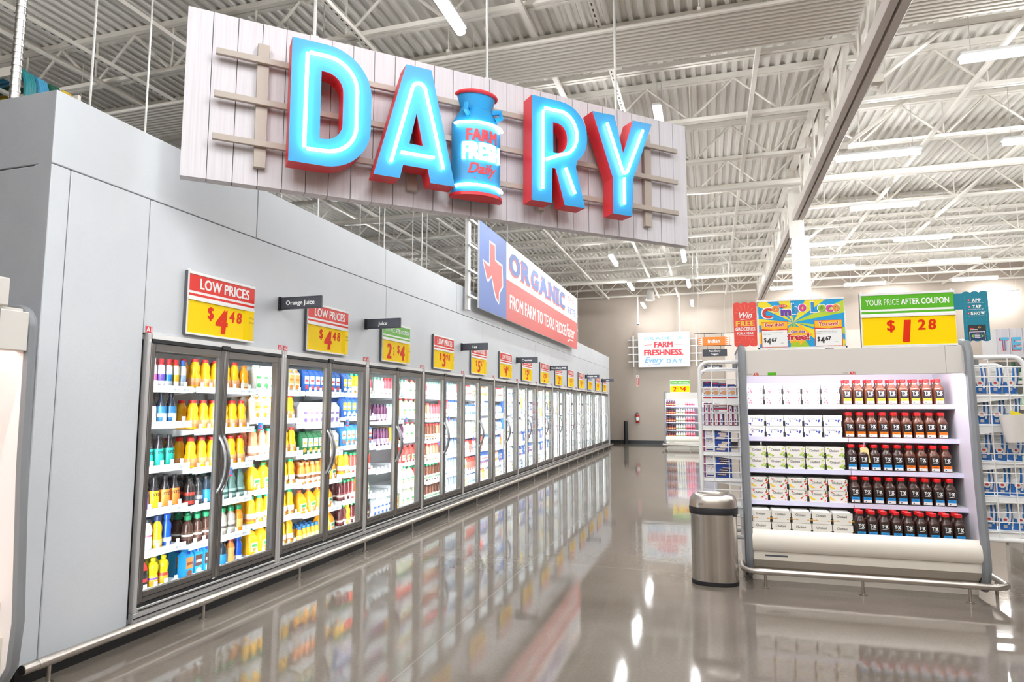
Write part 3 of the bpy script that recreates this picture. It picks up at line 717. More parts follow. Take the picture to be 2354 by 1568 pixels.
bottle('cr2', 'creamer_bottle', 'white creamer bottle with blue cap', SLIM, 'eef0f4', '3a6cb8', (0.02, 0.14, 'eef2f6'), bands=[(0.06, 0.09, '86a4cc')])
bottle('cr3', 'creamer_bottle', 'white creamer bottle with brown band', SLIM, 'f0ece4', 'a8642c', (0.02, 0.14, 'f0ebe2'), bands=[(0.05, 0.1, 'b98a5a')])
bottle('cr4', 'creamer_bottle', 'orange creamer bottle', SLIM, 'e88a3c', 'd24a2a', (0.02, 0.14, 'f0a860'))
bottle('cr5', 'creamer_bottle', 'red creamer bottle', SLIM, 'd2483c', 'c03028', (0.02, 0.14, 'dd6a5c'))

MESH = {}
def kind_mesh(key, near):
    k = (key, near)
    if k in MESH: return MESH[k]
    d = K[key]
    if near:
        B, C_, L_ = MB(), MB(), MB(); d['build'](B, C_, L_)
        r = [B.mesh('body'), C_.mesh('cap'), L_.mesh('label') if L_.v else None]
    else:
        B = MB(); d['build'](B, B, B); r = [B.mesh(d['name'])]
    MESH[k] = r
    return r
def product(key, loc, rz, label, group, near):
    d = K[key]; ms = kind_mesh(key, near)
    if not near:
        o = put(d['name'], ms[0], None, loc, rz)
    else:
        o = bpy.data.objects.new(d['name'], None); o.empty_display_size = 0.05; COL.objects.link(o); o.location = loc; o.rotation_euler = (0, 0, rz)
        for nm, me in zip(d['parts'], ms):
            if me:
                p = bpy.data.objects.new(nm, me); COL.objects.link(p); p.parent = o
    return tag(o, label, d['cat'], group)
G = '_'  # gap
LAY = {
 0: ['can4 can3 can2 can1 can2 can3 can4 can5 can6', 'coff1 coff2 coff1 coff1 coff2 coff2 _', 'stt stt stt stt stt stt _', 'stp stp stp sty sto sto', 'wht wht wht wht wht yel blu _', 'rbl rbl rbl lem red _'],
 1: ['oj oj oj oj oj ojo', 'oj oj oj oj oj oj', 'oj oj oj oj oj oj', 'jav jab jau gcg gcg gcg gcg', 'gcb gcb gcb gcw gcw gcw gco', 'blc bld bld jau jau cr4 blu'],
 2: ['wgc wgc wgc wgc oct oct oct', 'oct oct oct oct oj oj', 'pea pea pea pea oj oj', 'jgy jgy jgy ojg ojg', 'ojg ojg ojg ojg ojg ojg', 'jgy jgy jgy ojg ojg'],
 3: ['buc buc buc buc buc buc buc', 'pwc pwc pwc pwc pwc pwc pwc', 'grc grc grc grc whc whc whc', 'orp orp orp orp jga jga', 'jga jga jga jga jga', 'blm blm blm blm blm jga jga'],
 4: ['byc byc ojg ojg ojg rsl rsl', 'byc byc byc byc byc byc pur', 'brc brc brc brc brc brc brc', 'ojg ojg rdt rdt rdt rdt rdt rdt', 'drk drk drk rdt ojo rdt jlg', 'drk drk ylw drk drk drk gcb gcb'],
 5: ['cle cle cle rsl rsl rsl cle cle', 'pur pur pur pur cle cle cle cle', 'pur pur pur pur pur ylw ylw ylw', '_ _ _ _ _ _', '_ _ _ _ _ _', 'msc msc msc msc msc msc oct'],
 6: ['cle cle jlm jlm jlm jlm', 'jlm jlm jlm jlm jlm', 'pur jlm jlm jlm jlm', 'jrd jrd jrd jrd jrd', 'jlg jlg jlg rdt rdt rdt', 'jlg jlg jlg jlg ojo'],
 7: ['rsl cle cle cle cle cle cle cle', 'tep tep rsl rsl rsl rsl rsl', 'tea tea tea tea tep tep', 'tea tep tep tep tep tea', 'teg teg teg teg teg tea', 'teg teg teg teg teg teg'],
 8: ['wat wat cle cle cle rsl rsl', 'rsl rsl cr2 cr2 cr2 cr2 cr2', 'wat wat wat wat wat wat', 'wat wat wat wat wat wat', 'wat wat wat wat wat wat', 'wat wat wat wat wat wat'],
}
R2 = random.Random(11)
def auto_lay(dn):
    if dn < 12: pools = [['cr2', 'cr1', 'whc', 'cr3'], ['cr1', 'pwc', 'cr2'], ['cr2', 'whc', 'msc'], ['cr4', 'cr5', 'cr2', 'cr1'], ['cr3', 'buc', 'cr2', 'cr5'], ['cr1', 'cr2', 'whc', 'cr4']]
    elif dn < 18: pools = [['msc', 'wgc', 'whc'], ['whc', 'buc', 'msc'], ['msc', 'whc', 'brc'], ['buc', 'whc', 'cr3'], ['msc', 'buc', 'whc'], ['whc', 'jmk', 'msc']]
    else: pools = [['jmk', 'jmg'], ['jmk', 'whc'], ['jmk', 'jmg', 'jmk'], ['jmk', 'jmr'], ['jmk'], ['jmk', 'jmg']]
    out = []
    for i in range(6):
        ks = []
        w = 0.0
        while True:
            k = R2.choice(pools[i]); c = R2.randint(2, 4)
            for _ in range(c):
                if w + K[k]['w'] > 0.665: break
                ks.append(k); w += K[k]['w']
            else: continue
            break
        out.append(' '.join(ks))
    return out
ADJ = {k: d['adj'] for k, d in K.items()}
for dn in range(28):
    lay = LAY.get(dn) or auto_lay(dn)
    zs = SH_A if dn % 2 == 0 else SH_B
    xs0 = Y0 + dn * DW + 0.03
    near = dn < 9
    for si, row in enumerate(lay):
        ks = row.split()
        while sum(0.06 if k == G else K[k]['w'] for k in ks) > 0.69: ks.pop(0 if dn == 0 else -1)
        tot = sum(0.06 if k == G else K[k]['w'] for k in ks)
        gap = max(0.0, (0.67 - tot) / max(1, len(ks)))
        gap = min(gap, 0.014)
        y = xs0 + (max(0.0, 0.68 - tot - gap * len(ks)) if dn == 0 else 0); seen = {}
        for k in ks:
            if k == G: y += 0.06 + gap + (0.02 if dn == 4 else 0); continue
            w = K[k]['w']; seen[k] = seen.get(k, 0) + 1
            yy = y + w / 2
            n_ = ORD[seen[k] - 1]; many = ks.count(k) > 1
            lb = ('%s%s, %s shelf of the %s cooler bay' % ((n_ + ' ') if many else '', K[k]['adj'], SHELFN[si], ORD[dn]))
            grp = '%s on the %s shelf of the coolers' % (K[k]['adj'], SHELFN[si])
            dep = 0.03 + w / 2 + R2.uniform(0, 0.006)
            zb = zs[si] - 0.004 + (0.0005)
            rz = PI / 2 + R2.uniform(-0.12, 0.12)
            product(k, (XW - SHELF_Y - dep, yy, zb), rz if K[k]['cat'] != 'carton' else PI / 2, lb, grp, near)
            if K[k]['cat'] != 'jug':
                for rw in range(1, 3 if dn < 6 else (2 if dn < 11 else 1)):
                    lb2 = ('%s-row %s%s, %s shelf, %s cooler bay' % (('second', 'third')[rw - 1], (n_ + ' ') if many else '', K[k]['adj'], SHELFN[si], ORD[dn]))
                    product(k, (XW - SHELF_Y - dep - rw * (w + 0.01), yy, zb), PI / 2, lb2, grp, False)
            y += w + gap

for i, (dn, off, z, nm) in enumerate([(13, 0.1, 1.56, 'fourteenth'), (14, 0.5, 1.5, 'fifteenth'), (15, 0.35, 1.38, 'sixteenth'), (15, 0.6, 1.18, 'sixteenth'), (16, 0.3, 1.56, 'seventeenth'), (17, 0.5, 1.42, 'eighteenth')]):
    a = MB(); a.box(-0.05, 0.05, -0.002, 0, -0.11, 0.11, M('tag_bright', 'f3c632', 0.5)); a.rect(-0.03, 0.03, 0.02, 0.024, -0.0026, m_brush); a.tube([(0, 0.0, 0.105), (0, 0.015, 0.16)], 0.002, m_white, 5)
    tag(put('paper_tag', a, None, (XW - 0.16, Y0 + dn * DW + off, z), PI / 2), 'yellow paper tag hanging inside the %s cooler door%s' % (nm, ', lower of two' if i == 3 else ''), 'tag', 'yellow paper tags inside the coolers')

# ------------------------------------------------------------------ signs on the cooler wall
def arc(cx, cz, r, a0, a1, n=10, rz=None):
    return [(cx + r * math.cos(math.radians(a0 + (a1 - a0) * k / n)), cz + (rz or r) * math.sin(math.radians(a0 + (a1 - a0) * k / n))) for k in range(n + 1)]
def price_digits(a, price, x0, w, zt, h, y, m):
    """brush lettered price: dollar sign, big figure, raised cents"""
    if price[0] == '2for':
        a.text('2', x0 + w * 0.24, zt - h * 0.5, y, m, w * 0.17, h * 0.82, bold=0.045, shear=0.1)
        for k, c in enumerate('FOR'): a.text(c, x0 + w * 0.41, zt - h * (0.32 + 0.17 * k), y, m, w * 0.035, h * 0.11, bold=0.02)
        a.text('$', x0 + w * 0.58, zt - h * 0.36, y, m, w * 0.09, h * 0.5, bold=0.03)
        a.text(price[1], x0 + w * 0.73, zt - h * 0.5, y, m, w * 0.19, h * 0.82, bold=0.045, shear=0.1)
    else:
        a.text('$', x0 + w * 0.33, zt - h * 0.3, y, m, w * 0.09, h * 0.48, bold=0.03)
        a.text(price[0], x0 + w * 0.5, zt - h * 0.5, y, m, w * (0.19 if price[0] != '1' else 0.1), h * 0.86, bold=0.05, shear=0.1)
        for k, c in enumerate(price[1]): a.text(c, x0 + w * (0.66 + 0.115 * k), zt - h * 0.27, y, m, w * 0.085, h * 0.4, bold=0.04, shear=0.08)
def price_sign(loc, rz, w, h, price, kind, label, grp, side=True, cat='price sign'):
    t = thing('price_sign', label, cat, loc, rz, grp)
    hm = {'low': m_hred, 'cpn': m_green, 'blue': M('header_blue', '2f58a8', 0.3)}[kind]
    hz = h * 0.58
    a = MB(); a.box(0, w, -0.012, 0, hz - 0.004, h, m_plain, 0.002); a.box(0, w, -0.016, -0.012, h - 0.02, h, m_white)
    a.rect(0.008, w - 0.004, hz + 0.052, h - 0.021, -0.0125, hm); a.rect(0.008, w - 0.004, hz + 0.016, hz + 0.034, -0.0125, hm)
    s_ = put('header', a, t)
    a = MB()
    zc = (hz + 0.052 + h - 0.021) / 2; hh = h - hz - 0.073
    if kind == 'cpn':
        a.text('YOUR PRICE', w * 0.06, zc, -0.0135, m_plain, w * 0.36, hh * 0.42, al='l'); a.text('AFTER COUPON', w * 0.44, zc, -0.0135, m_plain, w * 0.5, hh * 0.42, al='l', bold=0.03)
    else: a.text('LOW PRICES', w * 0.53, zc, -0.0135, m_plain, w * 0.75, hh * 0.66, bold=0.03)
    put('lettering', a, s_)
    a = MB(); a.box(0, w, -0.01, 0, 0, hz, m_plain, 0.002); a.box(0, w, -0.02, -0.01, 0, 0.014, m_white); a.box(0, w, -0.02, -0.01, hz - 0.016, hz, m_white)
    a.box(0.01, w - 0.004, -0.012, -0.01, 0.014, hz - 0.016, m_yel)
    if side:
        pts = [(-0.012, 0.014), (-0.03, 0.014), (-0.03, hz - 0.016), (-0.012, hz - 0.016)]
        a.add([(w * 0.83, -0.0125, 0.014), (w * 0.9, -0.024, 0.014), (w - 0.01, -0.019, 0.014), (w * 0.83, -0.0125, hz - 0.016), (w * 0.9, -0.024, hz - 0.016), (w - 0.01, -0.019, hz - 0.016)], [(0, 1, 4, 3), (1, 2, 5, 4)], m_yel)
    c_ = put('price_card', a, t)
    a = MB(); price_digits(a, price, 0, w * 0.97, hz - 0.03, hz - 0.05, -0.0135, m_brush)
    if side:
        for k, q in enumerate(('Orange', 'Juice')):
            a.text(q, w * 0.94, hz * (0.72 - 0.13 * k), -0.0255, m_ink, w * 0.075, 0.016)
    put('lettering', a, c_)
    a = MB(); a.tube([(0.01, 0.0, h), (0.01, 0.0, h + 0.012)], 0.012, m_white, 8); a.tube([(w - 0.02, -0.004, h), (w - 0.02, -0.004, h + 0.012)], 0.008, m_white, 8)
    a.box(-0.004, -0.001, -0.004, 0.02, 0.0, h, m_bumpd)  # slim side strip, coloured dark for the thin shadow beside the sign
    put('bracket', a, t)
    return t
PR = [(('4', '48'), 'low'), (('4', '48'), 'low'), (('2for', '4'), 'cpn'), (('3', '98'), 'low'), (('5', '67'), 'low'), (('4', '48'), 'low'), (('3', '17'), 'low'), (('3', '81'), 'low'), (('2', '78'), 'low'), (('5', '17'), 'low'), (('4', '48'), 'low'), (('5', '98'), 'blue'), (('3', '18'), 'low'), (('2', '88'), 'low')]
for k, (p, kd) in enumerate(PR):
    y = 3.752 + 1.4565 * k
    colr = {'low': 'red', 'cpn': 'green', 'blue': 'blue'}[kd]
    price_sign((XW + 0.0005 + 0.022, y, 2.018), PI / 2, 0.715, 0.462, p, kd, 'yellow price sign with %s header above the %s cooler' % (colr, ORD[k]), 'price signs above the coolers', True)
for k, (nm, y) in enumerate([('Orange Juice', 4.835), ('Juice', 6.33), ('Tea', 9.215), ('Creamer', 12.17), ('Non-Dairy Milk', 14.95), ('Organic Milk', 19.475), ('Milk', 22.51)]):
    t = thing('category_blade', 'black blade sign reading %s sticking out from the wall' % nm, 'sign', (XW, y, 2.345), 0, 'black category blades above the coolers')
    a = MB(); a.box(0.0, 0.43, -0.012, 0.012, 0, 0.108, m_char, 0.003); a.box(0.04, 0.425, -0.0135, -0.012, 0.016, 0.098, M('blade_face', '45474f', 0.5)); put('blade', a, t)
    a = MB(); a.text(nm, 0.22, 0.05, -0.0145, m_plain, None, 0.052 if nm in ('Orange Juice', 'Juice', 'Organic Milk', 'Non-Dairy Milk') else 0.04, bold=0.02); put('lettering', a, t)
    a = MB(); a.box(0, 0.022, -0.018, 0.018, -0.004, 0.112, m_black)
    for q in range(4): a.box(0.006, 0.02, -0.02, -0.018, 0.012 + q * 0.026, 0.024 + q * 0.026, m_char)
    put('clip', a, t)
for k in range(NPAIR + 1):
    nums = ['A1'] if k == 0 else ['A%d' % (2 * k), 'A%d' % (2 * k + 1)]
    for q, s in enumerate(nums):
        if k == NPAIR and q: continue
        y = Y0 + k * PITCH - 0.04 + 0.075 * q + (0.06 if k == 0 else 0)
        a = MB(); a.box(-0.026, 0.026, -0.003, 0, 0, 0.042, m_red); a.text(s, 0, 0.021, -0.0036, m_plain, 0.044, 0.034, bold=0.02)
        tag(put('aisle_tag', a, None, (XW + 0.001, y, 1.996), PI / 2), 'tiny red tag numbered %s on the wall above the coolers' % s, 'tag', 'red number tags above the coolers')

# ------------------------------------------------------------------ the big hanging sign
SA = math.radians(43.2)
SO = (-3.4, 3.447, 0.0)
t = thing('hanging_sign', 'big hanging board sign of white planks with glowing blue letters DAIRY', 'sign', SO, SA)
SB, ST, SL = 3.062, 4.278, 4.44
a = MB(); npl = 27; pw = SL / npl
for k in range(npl):
    o = R2.uniform(-0.0012, 0.0012)
    a.box(k * pw + 0.0025, (k + 1) * pw - 0.0025, 0 + o, 0.095, SB, ST, m_wood)
a.box(0.004, SL - 0.004, 0.004, 0.09, SB + 0.003, ST - 0.003, m_ink)
put('plank_board', a, t)
for z in (3.965, 3.655, 3.35):
    a = MB(); a.box(0.19, 4.27, -0.075, -0.045, z - 0.022, z + 0.022, m_lath, 0.002); put('lath', a, t)
for x, z1 in ((0.50, 4.1), (1.62, 3.9), (2.77, 3.9), (3.93, 4.09)):
    a = MB(); a.box(x - 0.04, x + 0.04, -0.045, 0, 3.185, z1, m_lath, 0.002); put('lath_upright', a, t)
for x in (0.86, 2.30, 3.64):
    a = MB(); a.tube([(x, 0.05, ST), (x, 0.05, ZD)], 0.013, m_rodm, 8); a.box(x - 0.03, x + 0.03, 0.02, 0.08, ST, ST + 0.02, m_rodm); put('hanging_rod', a, t)
YF, YB = -0.25, -0.1
def letter(nm, outer, holes, tubes):
    a = MB(); a.prism(outer, YF, YB, m_blue, m_red, holes)
    p = put(nm, a, t)
    a = MB()
    for pts in tubes: a.tube([(x, YF - 0.024, z) for x, z in pts], 0.0125, m_neon, 8)
    put('neon_tube', a, p)
def ln(p, q, n=8): return [(p[0] + (q[0] - p[0]) * k / n, p[1] + (q[1] - p[1]) * k / n) for k in range(n + 1)]
letter('letter_d', [(0.667, 3.193), (0.91, 3.193)] + arc(0.906, 3.523, 0.33, -88, 0) + arc(0.906, 3.765, 0.33, 0, 90) + [(0.667, 4.095)],
       [[(0.873, 3.39), (0.90, 3.39)] + arc(0.90, 3.52, 0.13, -85, 0, 6) + arc(0.90, 3.76, 0.13, 0, 90, 6) + [(0.873, 3.89)]],
       [[(0.767, 3.30), (0.77, 3.99)], [(0.785, 3.995), (0.90, 3.995)] + arc(0.906, 3.775, 0.22, 88, 0) + arc(0.906, 3.515, 0.22, 0, -88) + [(0.785, 3.29)]])
letter('letter_a', [(1.495, 4.09), (1.263, 3.193), (1.46, 3.193), (1.483, 3.298), (1.677, 3.298), (1.70, 3.193), (1.90, 3.193), (1.697, 4.09)],
       [[(1.583, 3.72), (1.529, 3.472), (1.635, 3.472)]],
       [[(1.385, 3.30), (1.545, 3.92)] + arc(1.592, 3.90, 0.05, 160, 20, 6) + [(1.64, 3.92), (1.795, 3.31)], [(1.46, 3.385), (1.72, 3.385)]])
letter('letter_r', [(2.57, 3.188), (2.762, 3.188), (2.77, 3.49), (2.80, 3.49), (2.885, 3.186), (3.09, 3.186), (3.0, 3.53)] + arc(2.855, 3.80, 0.262, -52, 0, 6) + arc(2.855, 3.825, 0.262, 0, 90, 8) + [(2.575, 4.088)],
       [[(2.778, 3.626), (2.815, 3.626)] + arc(2.815, 3.745, 0.10, -80, 0, 5, 0.119) + arc(2.815, 3.775, 0.10, 0, 85, 5, 0.114) + [(2.778, 3.889)]],
       [[(2.665, 3.29), (2.672, 3.96)], [(2.685, 3.985), (2.82, 3.985)] + arc(2.83, 3.80, 0.17, 85, -85, 12, 0.19) + [(2.70, 3.545)], [(2.885, 3.50), (2.975, 3.29)]])
letter('letter_y', [(3.174, 4.07), (3.381, 3.50), (3.378, 3.18), (3.582, 3.18), (3.602, 3.53), (3.823, 4.077), (3.61, 4.072), (3.497, 3.747), (3.406, 4.078)],
       [], [[(3.31, 3.98), (3.47, 3.57), (3.487, 3.55)], [(3.70, 3.985), (3.52, 3.57), (3.487, 3.55)], [(3.487, 3.51), (3.483, 3.27)]])
# milk can, half round, standing off the board
CXm = 2.145; KX, KY = 1.0, 0.72
def canl(pr, m, y=-0.075, cap=(False, False)):
    a = MB(); a.lathe(pr, m, 28, 2, KX, KY, CXm, y, PI, 2 * PI, cap=cap); return a
p = put('milk_can', canl([(0.212, 3.185), (0.212, 3.775), (0.2, 3.80), (0.142, 3.905), (0.132, 3.92), (0.137, 3.935), (0.168, 4.03)], m_blue, cap=(True, True)), t)
a = canl([(0.216, 3.16), (0.228, 3.165), (0.228, 3.19), (0.21, 3.195)], m_red, cap=(True, True)); put('base_rim', a, p)
a = MB(); a.tube([(CXm + 0.172 * math.cos(q), -0.075 + 0.172 * KY * math.sin(q), 4.04) for q in [PI + PI * k / 28 for k in range(29)]], 0.016, m_red, 12)
put('top_rim', a, p)
for s, an in ((-1, 232), (1, 322)):
    q = math.radians(an); c_, s__ = math.cos(q), math.sin(q)
    a = MB(); pts = [(CXm + (0.15 + d) * c_, -0.075 + (0.15 + d) * s__ * KY, z) for d, z in ((0.0, 3.905), (0.075, 3.905), (0.085, 3.86), (0.03, 3.84))]
    a.tube(pts, 0.022, m_blue, 6); put('handle', a, p)
def arc_tube(z, r=0.223, a0=200, a1=340):
    a = MB(); a.tube([(CXm + r * math.cos(math.radians(q)), -0.075 + r * KY * math.sin(math.radians(q)) - 0.006, z) for q in range(a0, a1 + 1, 7)], 0.011, m_neon, 8); return a
put('neon_tube', arc_tube(3.76), p); put('neon_tube', arc_tube(3.245), p)
def can_text(s, z, w, h, m, bold, shear=0.0, r=0.2135, dx=0.0):
    a = MB(); a.text(s, dx, z, 0, m, w, h, bold=bold, shear=shear, wrap=r)
    a.v = [(CXm + v[0], -0.075 + v[1] * KY - 0.0015, v[2]) for v in a.v]
    return a
put('lettering', can_text('FARM', 3.66, 0.29, 0.1, m_red, 0.05), p)
put('glowing_lettering', can_text('FRESH', 3.525, 0.37, 0.145, M('fresh_neon', 'ffffff', 0.5, emit=12, ecol='eaf8ff'), 0.07, r=0.222), p)
a = can_text('Daily', 3.372, 0.26, 0.115, m_red, 0.03, 0.35)
b = can_text('-', 3.305, 0.15, 0.012, m_red, 0.0); 
put('lettering', a, p); put('underline', b, p)

# ------------------------------------------------------------------ banner over the coolers
SERIF = {'R': [(-.06, .34, 'b'), (-.06, .2, 't'), (.68, 1.06, 'b')], 'A': [(-.1, .3, 'b'), (.7, 1.1, 'b'), (.2, .5, 't')], 'N': [(-.08, .34, 'b'), (-.08, .3, 't'), (.68, 1.08, 't')], 'I': [(-.35, 1.35, 'b'), (-.35, 1.35, 't')], 'G': [(.55, 1.08, 'm')], 'C': [], 'O': [], 'F': [(-.08, .5, 'b')], 'E': [(-.08, .2, 't'), (-.08, .2, 'b')], 'D': [(-.08, .2, 't'), (-.08, .2, 'b')], 'Y': [(.2, .8, 'b'), (-.08, .35, 't'), (.65, 1.08, 't')], 'P': [(-.08, .55, 'b'), (-.08, .2, 't')], 'T': [(.2, .8, 'b')], 'S': [], 'H': [(-.1, .35, 'b'), (.65, 1.1, 'b'), (-.1, .35, 't'), (.65, 1.1, 't')], 'W': [(-.05, .3, 't'), (.7, 1.05, 't')], 'X': [(-.08, .35, 'b'), (.65, 1.08, 'b'), (-.08, .35, 't'), (.65, 1.08, 't')]}
def slab(a, s, x0, x1, zc, h, y, m, bold=0.06, gap=0.14):
    """slab-serif lettering"""
    wd = {'I': 0.36, ' ': 0.45, 'O': 1.05, 'N': 1.05, 'A': 1.05, 'W': 1.35}
    tot = sum(wd.get(c, 0.9) for c in s) + gap * (len(s) - 1); u = (x1 - x0) / tot; x = x0
    for c in s:
        w = wd.get(c, 0.9) * u
        if c != ' ':
            a.text(c, x + w / 2, zc, y, m, w, h, bold=bold)
            st = h * 0.11
            for p0, p1, k in SERIF.get(c, []):
                z = {'b': zc - h / 2, 't': zc + h / 2 - st, 'm': zc - st * 0.4}[k]
                a.rect(x + w * p0, x + w * p1, z, z + st, y - 0.0004, m)
        x += w + gap * u
BX0, BX1, BZ0, BZ1 = 9.6, 17.55, 3.055, 4.47
t = thing('banner_sign', 'long red white and blue sign reading ORGANIC with a state outline above the coolers', 'sign', (XW + 0.15, BX0, 0), PI / 2)
L_ = BX1 - BX0; bx = 11.03 - BX0; zr = 3.785
a = MB(); a.box(0, L_, 0, 0.03, BZ0, BZ1, m_plain)
a.rect(0, bx, BZ0, BZ1, -0.0006, m_oblue); a.rect(bx, L_, BZ0, zr, -0.0006, m_ored)
p = put('panel', a, t)
tx = [(10.08, 4.26), (10.4, 4.26), (10.41, 4.01), (10.59, 4.0), (10.8, 3.99), (10.83, 3.77), (10.84, 3.6), (10.64, 3.45), (10.61, 3.25), (10.42, 3.32), (10.31, 3.45), (10.2, 3.65), (10.03, 3.54), (9.95, 3.56), (9.74, 3.87), (10.02, 3.86), (10.08, 3.86)][::-1]
cxx = sum(q[0] for q in tx) / len(tx); czz = sum(q[1] for q in tx) / len(tx)
a = MB(); a.poly([(q[0] - BX0, q[1]) for q in tx], -0.0012, m_plain)
inn = []
n_ = len(tx)
for i in range(n_):
    p0, p1, p2 = Vector(tx[i - 1]), Vector(tx[i]), Vector(tx[(i + 1) % n_])
    d0 = (p1 - p0).normalized(); d1 = (p2 - p1).normalized()
    nn = Vector((-d0.y - d1.y, d0.x + d1.x))
    if nn.length < 0.2: nn = Vector((-d0.y, d0.x))
    nn.normalize(); inn.append((p1.x + nn.x * 0.045 - BX0, p1.y + nn.y * 0.045))
a.poly(inn, -0.0018, m_ored); put('state_outline', a, p)
a = MB()
slab(a, 'ORGANIC', 11.22 - BX0 - 0.04, 16.0 - BX0 - 0.05, 4.10, 0.4, -0.0012, m_ored); slab(a, 'ORGANIC', 11.22 - BX0, 16.0 - BX0, 4.14, 0.4, -0.002, m_oblue)
a.text('MILK, EGGS', (16.32 + 17.38) / 2 - BX0, 4.30, -0.0012, m_ored, 1.06, 0.15, bold=0.01); a.text('& BUTTER', (16.36 + 17.36) / 2 - BX0, 4.0, -0.0012, m_oblue, 0.98, 0.17, bold=0.02)
a.text('FROM FARM TO TEXAS FRIDGE', 11.24 - BX0, 3.41, -0.0012, m_plain, 16.06 - 11.24, 0.27, al='l', bold=0.03)
a.text('Faster', 16.66 - BX0, 3.45, -0.0012, m_plain, 1.05, 0.32, bold=0.02, shear=0.3)
a.poly([(16.25 - BX0, 3.14), (16.6 - BX0, 3.215), (17.0 - BX0, 3.225), (17.15 - BX0, 3.215), (16.9 - BX0, 3.24), (16.55 - BX0, 3.245), (16.3 - BX0, 3.2)], -0.0012, m_plain)
put('lettering', a, p)
for y in (-0.28, 0.6, 3.8, L_ - 0.5):
    a = MB(); a.box(y - 0.05, y + 0.05, 0.06, 0.12, 2.98 if y < 0 else 3.1, 4.45, m_white, 0.004); put('support_post', a, t)
for z in (3.2, 3.6, 4.0, 4.4):
    a = MB(); a.box(-0.42, L_ + 0.22, 0.03, 0.06, z - 0.02, z + 0.02, m_white, 0.003); put('support_bar', a, t)

# ------------------------------------------------------------------ the pink lit case at the corner
t = thing('open_case', 'open refrigerated case with pink light and grey trim beside the grey wall corner', 'refrigerated case', (-3.27, 2.55, 0), PI / 2)
pr = [(0.2, 0.12), (0.09, 0.15), (0.03, 0.24), (0.012, 0.45), (0.06, 1.2), (0.07, 1.9)] + [(0.16 + 0.09 * math.cos(math.radians(q)), 1.91 + 0.09 * math.sin(math.radians(q))) for q in (180, 160, 140, 120, 100, 90)] + [(0.8, 2.0), (0.8, 0.12)]
a = MB(); a.prismx(pr, -0.1, -0.06, M('case_inner', 'f4efee', 0.45)); put('end_panel', a, t)
a = MB(); e = [(y, z) for y, z in pr[:13]]
a.tube([(-0.075, y, z) for y, z in e], 0.028, m_bump, 8); put('trim', a, t)
a = MB(); a.box(-2.6, -0.1, 0.05, 0.13, 1.78, 1.98, m_cream2, 0.004); a.box(-0.25, -0.245, 0.048, 0.05, 1.78, 1.98, m_bump); put('header', a, t)
a = MB(); a.prismx([(0.14, 0.12), (0.07, 0.2), (0.07, 0.38), (0.1, 0.42), (0.1, 0.54), (0.17, 0.56), (0.75, 0.56), (0.75, 0.12)], -2.6, -0.1, m_cream, smooth=False); put('tub', a, t)
a = MB(); a.box(-2.6, -0.1, 0.72, 0.78, 0.5, 1.98, M('case_inner', 'f4efee')); a.box(-2.6, -0.1, 0.1, 0.78, 1.96, 2.0, m_cream2); put('back_panel', a, t)
a = MB(); a.box(-2.5, -0.15, 0.16, 0.2, 1.79, 1.81, m_ledp); put('light_strip', a, t)
a = MB(); a.box(-0.7, -0.2, 0.06, 0.3, 2.0, 2.14, m_cream2, 0.005); put('top_bracket', a, t)

